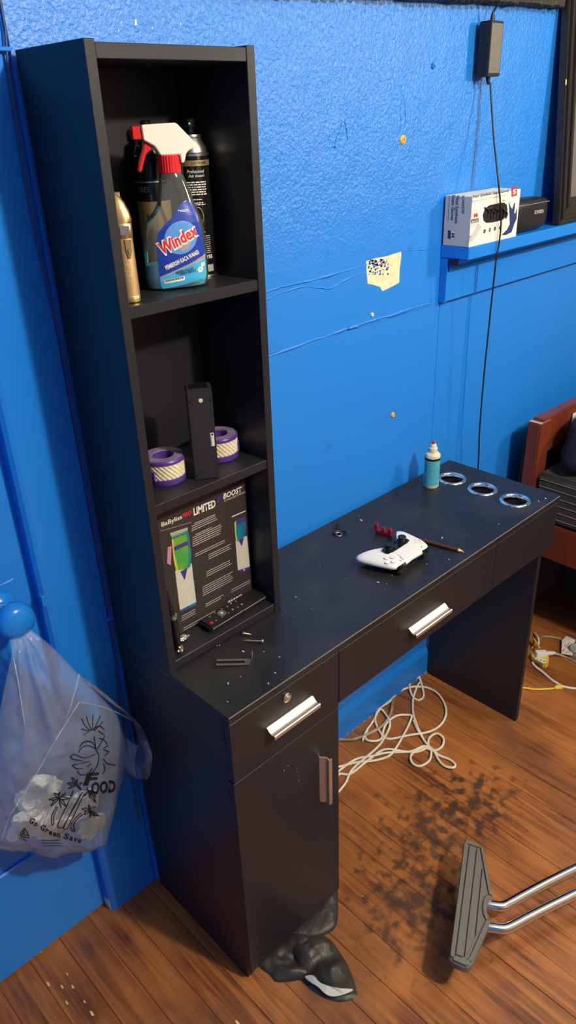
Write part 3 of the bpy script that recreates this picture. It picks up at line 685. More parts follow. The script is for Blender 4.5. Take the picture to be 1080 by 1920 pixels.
sp = build('switch_plate', MB().prism([(.0010, -.0164, .0885), (.0105, -.0150, .0885), (.0095, -.0150, .072), (.0072, -.0157, .063), (.0035, -.0163, .063), (.0015, -.0166, .074)], (0, -.0016, 0)), 'gold', HC, bevel=.0005)
build('switch', MB().prism([(.0038, -.0182, .0760), (.0078, -.0176, .0760), (.0072, -.0176, .0670), (.0046, -.0180, .0670)], (0, -.0014, 0)), 'steel', sp, bevel=.0005)
build('display_window', MB().prism([(-.0035, -.0174, .0945), (.0095, -.0164, .0945), (.0100, -.0164, .1065), (-.0030, -.0174, .1065)], (0, -.0010, 0)), 'steel', HC, bevel=.0004)

# ================================================================ middle shelf
def filter_ring(label, loc, rotz, R=.0368, hole=.0180):
    t = thing('ring_filter', label, 'filter', loc, rotz, 'purple ring filters on the middle shelf')
    build('lower_rim', MB().lathe([(hole, 0), (R, 0), (R+.0008, .0015), (R+.0008, .0100), (R-.001, .0115), (hole, .0115)], 48, closed=True), 'purple', t, smooth=35)
    n, rows = 110, 12
    g = [[Vector(((R-.0006+(.0007 if ((j+i_) // 2) % 2 else -.0004))*math.cos(2*math.pi*j/n), (R-.0006+(.0007 if ((j+i_) // 2) % 2 else -.0004))*math.sin(2*math.pi*j/n), .0112+.0262*i_/rows)) for j in range(n)] for i_ in range(rows+1)]
    build('woven_band', MB().grid(g, True), 'creamband', t)
    build('upper_rim', MB().lathe([(hole, .0372), (R-.0004, .0372), (R+.0008, .0380), (R+.0008, .0425), (R-.0004, .0442), (R-.0024, .0446), (R-.0028, .0438), (hole+.002, .0438), (hole, .0425)], 48, closed=True), 'purple', t, smooth=35)
    build('top_face', MB().lathe([(hole+.0004, .0436), (R-.0024, .0436), (R-.0030, .0450), (hole+.0010, .0450)], 48, closed=True), 'purpled', t, smooth=35)
    build('bore', MB().lathe([(hole+.0004, .004), (hole+.0004, .0425), (hole-.0012, .0425), (hole-.0012, .004)], 40, closed=True), 'purple', t, smooth=35)
    build('latch', MB().obox((R+.0006, 0, .018), (1, 0, 0), (0, 1, 0), (0, 0, 1), .0016, .006, .009), 'purple', t, bevel=.001)
    return t
filter_ring('purple ring filter with cream woven band, left of the black upright box', (.0930, -.1130, 1.1019), math.radians(200))
filter_ring('purple ring filter partly hidden behind the right side of the black upright box', (.2200, -.1080, 1.1019), math.radians(-42), .0362)
BB = thing('upright_box', 'narrow black plastic case standing on end between two purple rings', 'case', (.1195, -.1620, 1.1019), math.radians(-34))
build('shell', MB().box(0, .0435, 0, .0375, 0, .1640), 'case', BB, bevel=.0022, seg=2, smooth=40)
build('end_inset', MB().box(.006, .0375, .005, .0325, .1630, .1646), 'blackg', BB, bevel=.0005)
build('rubber_plug', MB().tube([(.0235, .0005, .1450), (.0235, -.0010, .1450)], .0036, 14), 'creamband', BB, smooth=40)
for x, z in ((.005, .1440), (.0385, .1440), (.005, .009), (.0385, .009)):
    build('corner_screw', MB().tube([(x, .0004, z), (x, -.0005, z)], .0016, 10), 'blackg', BB)
st = build('sticker', MB().box(.0345, .0405, -.0006, .0005, .0620, .0860), 'whitep', BB)
build('sticker_print', MB().box(.0360, .0392, -.0009, -.0005, .0815, .0850).box(.0352, .0359, -.0009, -.0005, .064, .080), 'ink', st)

# ================================================================ lower compartment
PKY = -.1310
PK = thing('product_box', 'dark printed clipper box with two clipper pictures at the back of the lowest compartment', 'box', (.14, -.085, .7808))
build('carton', MB().box(.0215, .2600, PKY, -.045, .7808, 1.0640), 'boxblack', PK, bevel=.0008, world=True)
def pk(cx_, cy_):
    p = at_y(270+cx_/3.724, 890+cy_/3.724, PKY); return (p.x, p.z)
fk_ = lambda x, z, h=0: Vector((x, PKY-.0004-h, z))
pol = lambda *pts: [pk(*p) for p in pts]
fit_text('lettering', 'BaByliss', fk_, pk(122, 364), pk(265, 306), .0082, 'whitep', PK, bold=.012)
fit_text('lettering', 'PRO', fk_, pk(267, 305), pk(333, 274), .0080, 'redink', PK, shear=.3, bold=.03)
fit_text('lettering', 'LIMITED', fk_, pk(347, 285), pk(500, 222), .0145, 'whitep', PK, bold=.03)
fit_text('lettering', 'BOOST', fk_, pk(553, 170), pk(685, 116), .0105, 'whitep', PK, shear=.15, bold=.03)
fit_text('lettering', 'COLLECTION', fk_, pk(558, 190), pk(706, 126), .0035, 'whitep', PK)
fit_text('lettering', 'BARBER', fk_, pk(588, 900), pk(690, 848), .0062, 'whitep', PK, bold=.03)
fit_text('lettering', 'ology', fk_, pk(692, 846), pk(750, 812), .0062, 'redink', PK, shear=.3, bold=.01)
fit_text('lettering', '0', fk_, pk(508, 196), pk(540, 182), .0110, 'violet', PK, bold=.03)
build('rule_line', patch(fk_, pol((115, 392), (330, 330), (330, 333), (115, 395))), 'greyp', PK, world=True)
def blade_pic(name, items):
    root = None
    for nm, m, pts, h in items:
        o = build(nm, patch(fk_, pol(*pts), h), m, root or PK, world=True)
        root = root or o
    root['label'] = name
blade_pic('printed picture of a green and silver clipper', [
    ('clipper_picture', 'clipgrey', ((216, 672), (332, 618), (364, 890), (250, 945)), .0000),
    ('printed_head', 'green', ((188, 418), (304, 375), (330, 560), (322, 640), (298, 660), (222, 668), (205, 590)), .0002),
    ('printed_blade', 'greyp', ((178, 408), (302, 366), (304, 385), (188, 430)), .0004),
    ('printed_side', 'yel', ((190, 440), (202, 445), (214, 560), (238, 668), (222, 672), (204, 590)), .0004),
    ('printed_side', 'teal', ((292, 395), (304, 390), (328, 560), (322, 640), (306, 655), (312, 560)), .0004),
    ('printed_stripe', 'violet', ((206, 505), (300, 462), (304, 490), (210, 532)), .0004),
    ('printed_stripe', 'teal', ((190, 440), (304, 398), (305, 408), (192, 452)), .0005),
    ('printed_chevron', 'violet', ((252, 676), (302, 650), (284, 736)), .0004),
    ('printed_end', 'teal', ((250, 945), (363, 888), (366, 904), (264, 956)), .0003),
    ('printed_lever', 'pink', ((164, 506), (190, 498), (186, 632), (160, 618)), .0003)])
blade_pic('printed picture of a blue and silver trimmer', [
    ('trimmer_picture', 'clipgrey', ((638, 466), (718, 425), (738, 640), (655, 668)), .0000),
    ('printed_head', 'teal', ((640, 318), (704, 290), (712, 380), (706, 428), (652, 468), (638, 390)), .0002),
    ('printed_head_top', 'violet', ((646, 318), (702, 292), (705, 325), (645, 350)), .0004),
    ('printed_blade', 'clipgrey', ((612, 288), (708, 248), (708, 256), (612, 298)), .0004),
    ('printed_side', 'yel', ((630, 330), (642, 326), (640, 390), (652, 462), (640, 466), (632, 390)), .0003),
    ('printed_chevron', 'violet', ((658, 458), (696, 438), (682, 500)), .0004),
    ('printed_end', 'violet', ((656, 668), (738, 640), (738, 656), (662, 690)), .0003),
    ('printed_end_glint', 'pink', ((690, 658), (702, 654), (705, 668), (694, 674)), .0005)])
mb = MB()
def block(x0, x1, y0, rows, hp=9, seed=0, step=15, slope=-.42):
    for k in range(rows):
        a = pk(x0, y0+k*step); b = pk(x1, y0+k*step+(x1-x0)*slope)
        lines_print(mb, fk_, a[0], b[0]-random.Random(seed+k).uniform(0, .010), a[1], .0010, seed+k)
block(350, 500, 342, 1, seed=100); block(332, 525, 362, 3, seed=110); block(360, 485, 418, 1, seed=120); block(340, 550, 440, 5, seed=130)
block(356, 585, 556, 2, seed=150); block(450, 610, 560, 3, seed=160); block(436, 622, 680, 3, seed=170); block(410, 625, 785, 5, seed=180)
block(430, 560, 905, 2, seed=190); block(608, 745, 806, 2, seed=200); block(262, 372, 990, 3, seed=210); block(275, 520, 1072, 2, seed=220, slope=-.50)
build('small_print', mb, 'whitep', PK, world=True)['kind'] = 'stuff'

RM = thing('remote_control', 'slim black remote control with red power button lying before the clipper box', 'remote control', (.1120, -.1560, .7812), math.radians(2.5))
build('case', MB().box(0, .1520, -.0190, .0190, 0, .0150), 'black', RM, bevel=.0035, seg=2, smooth=40)
build('trim_line', MB().box(.006, .150, -.0196, -.0186, .0080, .0090), 'greyp', RM)
def rbtn(x, y, r, m='greyp', nm='button'):
    build(nm, MB().lathe([(0, 0), (r, 0), (r*.95, .0012), (0, .0014)], 12, (x, y, .0149)), m, RM, smooth=40)
rbtn(.0110, -.009, .0036, 'red', 'power_button')
for x, y, r in ((.022, -.010, .0022), (.022, .009, .0022), (.037, .0105, .0018), (.037, -.0105, .0018), (.055, .0105, .0018), (.055, -.0105, .0018), (.068, -.008, .0024), (.068, .008, .0024), (.080, .010, .0022), (.080, -.010, .0022), (.092, .009, .0022), (.092, -.009, .0022)): rbtn(x, y, r, 'rubber')
build('direction_ring', MB().lathe([(.0055, .0149), (.0090, .0149), (.0086, .0160), (.0060, .0160)], 24, (.046, 0, 0), True), 'rubber', RM, smooth=40)
rbtn(.046, 0, .0040, 'greyp', 'centre_button')
build('key_print', MB().box(.044, .048, -.0004, .0004, .0162, .0165).box(.0665, .0695, -.0085, -.0075, .0163, .0166).box(.0785, .0815, .0095, .0103, .0163, .0166).box(.0905, .0935, -.0095, -.0087, .0163, .0166), 'white', RM)

RD = thing('clamp_rod', 'black cylindrical rod with silver collar leaning in the left corner of the lowest compartment', 'tool', (.0350, -.1740, .7812))
build('barrel', MB().tube([(.0355, -.1740, .7900), (.0345, -.1735, .8250), (.0335, -.1730, .8610)], .0070, 16), 'blackg', RD, world=True, smooth=40)
build('collar', MB().tube([(.0330, -.1730, .8600), (.0328, -.1729, .8660)], .0085, 16), 'steel', RD, world=True, smooth=40)
mb = MB()
for k in range(8): mb.tube([(.0320-.0006*k, -.1725, .8660+.0068*k), (.0316-.0006*k, -.1724, .8708+.0068*k)], .0062-.0004*k, 10)
mb.tube([(.0322, -.1725, .8660), (.0275, -.1723, .9200)], .0034, 8)
build('threaded_end', mb, 'black', RD, world=True, smooth=40)
def crumple(name, c, r, m, parent=None, seed=0, sq=(1, 1, 1), n=10):
    bm_ = bmesh.new(); bmesh.ops.create_icosphere(bm_, subdivisions=3, radius=r)
    for v in bm_.verts:
        d = noise.noise(v.co/r*1.7+Vector((seed, 0, 0)))+.6*noise.noise(v.co/r*4.1+Vector((0, seed, 0)))
        v.co *= 1+.42*d; v.co = Vector((v.co.x*sq[0], v.co.y*sq[1], v.co.z*sq[2]))
    mz = min(v.co.z for v in bm_.verts); me = bpy.data.meshes.new(name); bm_.to_mesh(me); bm_.free()
    o = finish(name, me, m, parent, 0); o.location = (c[0], c[1], c[2]-mz); return o
cf = crumple('foil_tip', (.0360, -.1755, .7812), .0085, 'brass', None, 3); cf.location -= Vector((.0350, -.1740, .7812)); cf.parent = RD
tag(crumple('crumpled_foil', (.0640, -.1500, .7810), .0085, 'steel', None, 8, (1.5, .8, .5)), 'small crumpled silver foil scrap on the lowest compartment floor', 'foil')

# ================================================================ things on the desktop
ZD = .7603
# --- game controller
GC = thing('game_controller', 'white and black wireless game controller lying on the desktop', 'game controller', (.5955, -.2400, ZD), math.radians(180+1.5))
half = [(0, .0500), (.020, .0515), (.040, .0520), (.055, .0495), (.066, .0400), (.0735, .0200), (.0790, -.0050), (.0830, -.0300), (.0825, -.0440), (.0760, -.0520), (.0680, -.0500), (.0590, -.0400), (.0500, -.0250), (.0400, -.0165), (.0250, -.0145), (0, -.0150)]
outl = half+[(-x, y) for x, y in half[-2:0:-1]]
outl = [(p.x, p.y) for p in smoothpath([(x, y, 0) for x, y in outl], 4, True)]
C0 = (0, .006); NO = len(outl)
def rad(th):
    best = 0; d = (math.cos(th), math.sin(th))
    for k in range(NO):
        (xa, ya), (xb, yb) = outl[k], outl[(k+1) % NO]; ax_, ay_, bx_, by_ = xa-C0[0], ya-C0[1], xb-C0[0], yb-C0[1]
        ex, ey = bx_-ax_, by_-ay_; den = d[0]*ey-d[1]*ex
        if abs(den) < 1e-12: continue
        t = (ax_*ey-ay_*ex)/den; u = (ax_*d[1]-ay_*d[0])/den
        if t > 0 and -1e-6 <= u <= 1+1e-6: best = max(best, t)
    return best
def spine(x, y):    # mid height and half thickness: grips droop and are rounder
    g = max(0, min(1, (.020-y)/.070)) * max(0, min(1, (abs(x)-.02)/.04))
    return .0215-.0050*g, .0140+.0020*g
def top(x, y, h=0):
    th = math.atan2(y-C0[1], x-C0[0]); s = min(.999, math.hypot(x-C0[0], y-C0[1])/max(rad(th), 1e-6)); zc, q = spine(x, y)
    return Vector((x, y, zc+q*(1-s**3.2)**.5+h))
rings_t, rings_b = [], []
for s in (1, .985, .96, .92, .86, .78, .68, .56, .42, .28, .14, .01):
    rt, rb = [], []
    for (x, y) in outl:
        xx, yy = C0[0]+(x-C0[0])*s, C0[1]+(y-C0[1])*s; zc, q = spine(xx, yy); v = (1-min(s, .999)**3.2)**.5 if s < 1 else 0
        rt.append(Vector((xx, yy, zc+q*v))); rb.append(Vector((xx, yy, zc-q*v*1.0)))
    rings_t.append(rt); rings_b.append(rb)
build('white_shell', MB().rings(rings_b[::-1]+rings_t[1:], True, True), 'white', GC, smooth=60)
build('black_centre', rowpatch(top, [(-.040, .010), (-.043, .002), (-.040, -.010), (-.032, -.0135), (0, -.0140), (.032, -.0135), (.040, -.010), (.043, .002), (.040, .010), (.024, .0145), (-.024, .0145)], .0006, 16, 24), 'blackg', GC, smooth=60)
tpz = top(0, .032).z
build('touchpad', MB().prism([(-.030, .0480, tpz-.004), (.030, .0480, tpz-.004), (.0345, .0440, tpz-.004), (.0260, .0150, tpz-.004), (-.0260, .0150, tpz-.004), (-.0345, .0440, tpz-.004)], (0, 0, .0052)), 'white', GC, bevel=.0014, seg=2, smooth=40)
for sx in (-1, 1):
    c = (sx*.0225, .0005)
    st_ = build('thumbstick', MB().lathe([(.0095, -.004), (.0075, .004), (.0065, .009), (.0090, .0105), (.0098, .0125), (.0092, .0138), (.0075, .0130), (0, .0122)], 28, (c[0], c[1], top(*c).z)), 'black', GC, smooth=40)
    build('stick_collar', MB().lathe([(.0098, -.003), (.0138, -.003), (.0132, .0020), (.0110, .0026), (.0100, .0010)], 28, (c[0], c[1], top(*c).z), True), 'blackg', st_, smooth=40)
def disc(nm, x, y, r, m, h=.0011):
    p = top(x, y); return build(nm, MB().lathe([(0, -.001), (r, -.001), (r, h*.6), (r*.9, h), (0, h*1.1)], 20, p), m, GC, smooth=40)
for (dx, dy) in ((0, .0095), (0, -.0095), (.0095, 0), (-.0095, 0)):
    b_ = disc('face_button', .0540+dx, .0250+dy, .0046, 'white')
    p = top(.0540+dx, .0250+dy)
    build('button_gap', MB().lathe([(.0047, 0), (.0053, 0), (.0053, .0006), (.0047, .0006)], 20, p, True), 'greyp', b_)
    ang = math.atan2(dy, dx)
    q = MB().prism([top(-.0540+dx*.9+r*math.cos(ang+t), .0250+dy*.9+r*math.sin(ang+t), -.0006) for t, r in ((.8, .0052), (2.35, .0050), (math.pi, .0058), (-2.35, .0050), (-.8, .0052))], (0, 0, .0018))
    k_ = build('direction_key', q, 'white', GC, bevel=.0004)
    q = MB().prism([top(-.0540+dx*.9+r*1.14*math.cos(ang+t), .0250+dy*.9+r*1.14*math.sin(ang+t), -.0006) for t, r in ((.8, .0052), (2.35, .0050), (math.pi, .0058), (-2.35, .0050), (-.8, .0052))], (0, 0, .0009))
    build('key_gap', q, 'greyp', k_)
for sx in (-1, 1):
    p = top(sx*.0395, .043); build('option_button', MB().obox(p, (1, .3*sx, 0), (-.3*sx, 1, 0), (0, 0, 1), .0012, .0032, .0009), 'greyp', GC)
    build('bumper', MB().prism([(sx*.0300, .0470, .0190), (sx*.0300, .0535, .0190), (sx*.0480, .0545, .0180), (sx*.0590, .0510, .0170), (sx*.0590, .0470, .0170)], (0, 0, .0080)), 'blackg', GC, bevel=.002, seg=2, smooth=40)
    build('trigger', MB().prism([(sx*.0310, .0460, .0050), (sx*.0310, .0560, .0060), (sx*.0470, .0580, .0055), (sx*.0580, .0535, .0065), (sx*.0580, .0460, .0055)], (0, 0, .0110)), 'black', GC, bevel=.003, seg=2, smooth=40)

# --- red toy-like clip, pencil, key clip
RC = thing('hair_clip', 'small dark red plastic clip with pegs behind the game controller', 'clip', (.6660, -.1500, ZD))
mb = MB()
A, B = Vector((.6610, -.1300, ZD+.005)), Vector((.6690, -.1700, ZD+.005)); d = (B-A).normalized(); pe = Vector((-d.y, d.x, 0))
build('bar', MB().obox((A+B)/2, d, pe, (0, 0, 1), (B-A).length/2, .0048, .0045), 'crimson', RC, bevel=.001, world=True)
for t, h_ in ((.02, .015), (.50, .008), (.92, .011)):
    p = A+(B-A)*t; build('peg', MB().obox(p+Vector((0, 0, h_/2+.003)), d, pe, (0, 0, 1), .0042, .0050, h_/2), 'crimson', RC, bevel=.0012, world=True)
    build('peg_cap', MB().lathe([(0, 0), (.0040, 0), (.0036, .003), (0, .0036)], 12, p+Vector((0, 0, h_+.0025))), 'crimson', RC, world=True, smooth=40)
PN = thing('pencil', 'short brown cosmetic pencil with pale wooden tip beside the controller', 'pencil', (.7060, -.2900, ZD))
a, b = Vector((.6960, -.2300, ZD+.0042)), Vector((.7180, -.3270, ZD+.0042)); d = (b-a).normalized()
build('shaft', MB().tube([a, b], .0041, 10), 'brown', PN, world=True, smooth=20)
build('sharpened_tip', MB().tube([b, b+d*.004, b+d*.0105], lambda t: .0041*(1-t*.72), 12), 'woodtip', PN, world=True, smooth=40)
build('lead', MB().tube([b+d*.0104, b+d*.0125], lambda t: .0012*(1-.6*t), 8), 'ink', PN, world=True)
KC = thing('key_clip', 'small black clip with a metal ring lying near the blue wall', 'clip', (.5980, -.0640, ZD))
build('black_tab', MB().tube(smoothpath([(.6120, -.0480, ZD+.012), (.6080, -.0530, ZD+.007), (.6020, -.0600, ZD+.004), (.5950, -.0640, ZD+.004)], 4), lambda t: .0030+.0022*math.sin(t*3.1), 10), 'blackg', KC, world=True, smooth=50)
build('black_strap', MB().tube(smoothpath([(.6100, -.0780, ZD+.004), (.6050, -.0700, ZD+.006), (.5980, -.0650, ZD+.005), (.5880, -.0600, ZD+.004), (.5830, -.0620, ZD+.003)], 4), .0034, 10), 'black', KC, world=True, smooth=50)
build('metal_ring', MB().tube([(.5905+.0072*math.cos(t*.35), -.0720+.0072*math.sin(t*.35), ZD+.0022+.0012*math.sin(t*.35)) for t in range(18)], .0011, 8, True), 'steel', KC, world=True, smooth=50)

# --- small oil bottle
OB = thing('oil_bottle', 'small cream squeeze bottle with turquoise label and red nozzle tip', 'bottle', (.9580, -.0740, ZD))
R = .0205
build('bottle_body', MB().lathe([(0, 0), (R*.92, 0), (R, .0025), (R, .0900), (R*.96, .0945), (R*.75, .0985), (R*.55, .1000), (0, .1000)], 36), 'offwhite', OB, smooth=40)
lb = build('label', MB().lathe([(R+.0003, .0090), (R+.0003, .0800)], 36, caps=False), 'bottle_blue', OB, smooth=40)
build('label_band', MB().lathe([(R+.0004, .0800), (R+.0005, .0802), (R+.0005, .0865), (R+.0004, .0867)], 36, caps=False), 'ink', OB, smooth=40)
f = cyl(R, math.radians(-127)); mb = MB()
for k in range(16):
    for x in [-.026+.0042*i_ for i_ in range(13)]:
        h_ = random.uniform(.002, .0035); z = .012+.0040*k
        if random.random() < .62: mb.add([f(x, z, .0002), f(x+.0009, z, .0002), f(x+.0009, z+h_, .0002), f(x, z+h_, .0002)], [(0, 1, 2, 3)])
build('label_print', mb, 'inkblue', lb)['kind'] = 'stuff'
build('nozzle_cap', MB().lathe([(0, .0998), (.0118, .0998), (.0118, .1120), (.0100, .1140), (.0085, .1142), (.0085, .1200), (.0065, .1230), (0, .1232)], 30), 'offwhite', OB, smooth=40)
build('red_tip', MB().lathe([(0, .1230), (.0048, .1230), (.0040, .1270), (.0018, .1325), (0, .1330)], 18), 'red', OB, smooth=40)

# --- screws and slotted bracket
def screw(label, a, b, head):
    a, b = Vector(a), Vector(b); d = (b-a).normalized(); L = (b-a).length
    t = thing('screw', label, 'screw', (*((a+b)/2).xy, ZD), 0, 'loose screws on the desk')
    build('shank', MB().tube([a+d*L*k/28 for k in range(29)], lambda t_: (.0016+.0004*(int(t_*28) % 2))*(1 if t_ > .18 else .3+t_*3.8), 8), 'brass', t, world=True)
    build('screw_head', MB().tube([b, b+d*.0012, b+d*.003, b+d*.0036], lambda t_: head*(1-.55*t_**3), 16), 'steel', t, world=True, smooth=40)
    return t
screw('long brass wood screw lying on the desk by the slotted bracket', (.1560, -.2170, ZD+.0030), (.1790, -.2465, ZD+.0042), .0046)
screw('short stubby screw with dark thread lying just before the tower', (.1795, -.2140, ZD+.0026), (.1715, -.2020, ZD+.0038), .0040)
BK = thing('slotted_bracket', 'thin bent steel bracket with a long slot lying on the desk', 'bracket', (.1000, -.2500, ZD))
e0, e1 = Vector((.0760, -.2335, ZD+.0045)), Vector((.1190, -.2700, ZD+.0005)); d = (e1-e0).normalized(); pe = Vector((d.y, -d.x, 0)).normalized()
for s_ in (-1, 1):
    build('slot_leg', MB().obox((e0+e1)/2+pe*.0062*s_+Vector((0, 0, .0012)), d, pe, d.cross(pe), (e1-e0).length/2, .0026, .0007), 'steel', BK, world=True)
build('bend', MB().obox(e1+Vector((0, 0, .0014)), d, pe, d.cross(pe), .0035, .0088, .0007), 'steel', BK, world=True)
up_ = (Vector((0, 0, 1))+d*.35).normalized(); c = e1+d*.003
flp = [c+pe*.0088, c+pe*.0088+up_*.018, c+pe*.0060+up_*.0245, c-pe*.0060+up_*.0245, c-pe*.0088+up_*.018, c-pe*.0088]
build('upright_flange', MB().prism(flp, up_.cross(pe).normalized()*.0014), 'steel', BK, world=True, bevel=.0004)
sl = [c+pe*.002+up_*.009-up_.cross(pe)*.0002, c+pe*.002+up_*.019-up_.cross(pe)*.0002, c-pe*.002+up_*.019-up_.cross(pe)*.0002, c-pe*.002+up_*.009-up_.cross(pe)*.0002]
build('flange_slot', MB().prism(sl, up_.cross(pe).normalized()*.0018), 'ink', BK, world=True)
# --- crumbs and flakes
mb = MB(); r2 = random.Random(12)
for (px_, py_, s_) in ((677, 976, .0030), (672, 968, .0012), (709, 1092, .0022), (829, 1009, .0024), (840, 1028, .0016), (868, 1035, .002), (842, 1049, .0016), (495, 1222, .0012), (427, 1316, .0012), (516, 1262, .0016), (524, 1232, .0014), (456, 1222, .0022), (411, 1210, .0012), (407, 1211, .0010), (960, 951, .0014), (935, 983, .0012), (725, 1095, .0012), (800, 1058, .0012), (600, 1060, .0010), (735, 1079, .0012), (428, 1282, .002), (503, 1282, .0016), (555, 1120, .0016), (1010, 940, .0018), (1023, 935, .0022)):
    p = at_z(px_, py_, ZD); q = r2.uniform(0, 3)
    mb.obox(p+Vector((0, 0, s_*.3)), (math.cos(q), math.sin(q), .1), (-math.sin(q), math.cos(q), 0), (0, 0, 1), s_*1.1, s_*.55, s_*.3)
for k in range(22):
    p = Vector((r2.uniform(.03, 1.1), r2.uniform(-.345, -.03), ZD)); s_ = r2.uniform(.0003, .0008)
    if p.x < .30 and p.y > -.20: continue
    mb.obox(p+Vector((0, 0, s_*.3)), (1, .3, 0), (-.3, 1, 0), (0, 0, 1), s_*1.4, s_, s_*.3)
tag(build('crumbs', mb, 'grey'), 'pale crumbs and flakes scattered over the black desktop', 'crumbs', kind='stuff')

# ================================================================ things on the wall and the sill
ZS = 1.3662
# --- box of gloves
GB = thing('glove_box', 'white carton of black vinyl gloves standing on the blue sill', 'box', (1.1500, -.0450, ZS))
bx0, bx1, by0, by1, bz1 = 1.0440, 1.2560, -.0815, -.0060, 1.4790
build('carton', MB().box(bx0, bx1, by0, by1, ZS, bz1), 'whitep', GB, bevel=.0008, world=True)
ff = lambda x, z, h=0: Vector((x, by0-.0004-h, z))
def gb(cx_, cy_): p = at_y(800+cx_/3.857, cy_/3.857, by0); return (p.x, p.z)
gp = lambda *pts: [gb(*p) for p in pts]
def gprint(nm, pts, m, h=0, parent=None): return build(nm, patch(ff, gp(*pts), h), m, parent or GB, world=True)
fit_text('lettering', 'Vinyl Synthetic Exam Gloves', ff, gb(330, 1432), gb(592, 1386), .0070, 'ink', GB, bold=.012, lift=.0003)
fit_text('lettering', 'Latex Free  Powder Free', ff, gb(330, 1462), gb(572, 1416), .0042, 'greyp', GB, lift=.0003)
lg = gprint('logo_square', ((612, 1358), (652, 1346), (652, 1412), (612, 1424)), 'redink')
fit_text('logo_letter', 'S', ff, gb(620, 1408), gb(645, 1398), .0110, 'whitep', lg, bold=.04, lift=.0003)
op = [(405, 1555), (420, 1510), (450, 1485), (520, 1468), (560, 1465), (578, 1480), (584, 1515), (575, 1560), (550, 1590), (480, 1608), (430, 1612), (410, 1595)]
slot = gprint('oval_opening', op, 'ink', .0001); slot['label'] = 'oval opening showing black gloves'
mb = MB()
for k in range(7):
    x0 = 415+k*22
    P = [gb(x0, 1500+random.uniform(-12, 14)), gb(x0+30, 1530+random.uniform(-14, 14)), gb(x0+20, 1580+random.uniform(-10, 10))]
    mb.tube(smoothpath([ff(x, z, .0008+.001*random.random()) for x, z in P], 5), lambda t: .0014+.0016*math.sin(t*3.1), 6)
build('glove_folds', mb, 'black', slot, world=True, smooth=60)
gprint('cuff_shape', ((592, 1450), (608, 1500), (618, 1510), (634, 1465), (640, 1470), (632, 1540), (640, 1545), (655, 1500), (650, 1580), (632, 1622), (612, 1680), (570, 1700), (540, 1700), (580, 1660), (600, 1620), (598, 1550)), 'inkblue', .0001)
gprint('leaf_mark', ((548, 1440), (575, 1452), (545, 1462)), 'yel', .0001)
mf = gprint('size_frame', ((326, 1534), (378, 1522), (378, 1576), (326, 1588)), 'grey', .0001)
gprint('size_field', ((328, 1536), (376, 1525), (376, 1573), (328, 1584)), 'whitep', .0003, mf)
fit_text('lettering', 'M', ff, gb(338, 1574), gb(365, 1568), .0090, 'redink', GB, bold=.04, lift=.0005)
bk = gprint('colour_field', ((322, 1590), (375, 1578), (375, 1604), (322, 1617)), 'ink', .0002)
fit_text('lettering', 'BLACK', ff, gb(327, 1611), gb(371, 1600), .0045, 'whitep', bk, bold=.03, lift=.0005)
fit_text('lettering', 'HSP8210', ff, gb(322, 1638), gb(368, 1626), .0026, 'greyp', GB)
fit_text('lettering', '100', ff, gb(312, 1724), gb(338, 1716), .0062, 'ink', GB, bold=.03)
mb = MB(); lines_print(mb, ff, gb(342, 1700)[0], gb(368, 1700)[0], gb(342, 1702)[1], .0013, 71); lines_print(mb, ff, gb(342, 1715)[0], gb(368, 1715)[0], gb(342, 1712)[1], .0013, 72)
for k, cx_ in enumerate((418, 456, 492, 530)): a = gb(cx_-16, 1700-7*k); lines_print(mb, ff, a[0], a[0]+.0085, a[1], .0010, 80+k)
build('small_print', mb, 'greyp', GB, world=True)['kind'] = 'stuff'
for k, cx_ in enumerate((418, 456, 492, 530)):
    c = gb(cx_, 1672-9*k); o = build('round_icon', patch(ff, ellipse(c[0], c[1], .0048, .0048), .0001), 'ink', GB, world=True)
    build('icon_mark', patch(ff, ellipse(c[0], c[1]-.0004, .0020, .0024, 8 if k % 2 else 3), .0003), 'grey', o, world=True)
gprint('grey_swoosh', ((300, 1748), (372, 1610), (396, 1640), (330, 1745)), 'grey', .00005)
# narrow end
fs = lambda y, z, h=0: Vector((bx0-.0004-h, -y, z))       # x to the right as seen from the left
def gs(cx_, cy_): p = at_x(800+cx_/3.857, cy_/3.857, bx0); return (-p.y, p.z)
build('shaded_end_face', patch(fs, rect(-by1+.0006, -by0-.0006, ZS+.0006, bz1-.0006), 0), 'grey', GB, world=True)  # grey patch paints the shade on this end of the white carton
fit_text('lettering', 'SCHNEIDER', fs, gs(258, 1412), gs(256, 1548), .0065, 'inkblue', GB, bold=.015, lift=.0004)
fit_text('lettering', 'Vinyl Synthetic', fs, gs(216, 1410), gs(204, 1618), .0085, 'ink', GB, bold=.015, lift=.0004)
fit_text('lettering', 'Exam Gloves', fs, gs(186, 1410), gs(176, 1592), .0085, 'ink', GB, bold=.015, lift=.0004)
mb = MB()
for k in range(14): a = gs(168-.8*k, 1412+14*k); b_ = gs(162-.8*k, 1420+14*k); mb.add([fs(a[0], a[1]), fs(b_[0], a[1]), fs(b_[0], b_[1]), fs(a[0], b_[1])], [(0, 1, 2, 3)])
build('small_print', mb, 'greyp', GB, world=True)['kind'] = 'stuff'
sq_ = build('size_square', patch(fs, [gs(*p) for p in ((178, 1666), (204, 1670), (203, 1735), (177, 1730))], .0001), 'greyp', GB, world=True)
build('size_square_field', patch(fs, [gs(*p) for p in ((180, 1670), (202, 1673), (201, 1731), (179, 1727))], .0003), 'whitep', sq_, world=True)
fit_text('lettering', 'M', fs, gs(182, 1685), gs(181, 1718), .0085, 'inkblue', GB, bold=.03, lift=.0005)
build('colour_square', patch(fs, [gs(*p) for p in ((154, 1664), (176, 1668), (174, 1730), (152, 1724))], .0001), 'inkblue', GB, world=True)

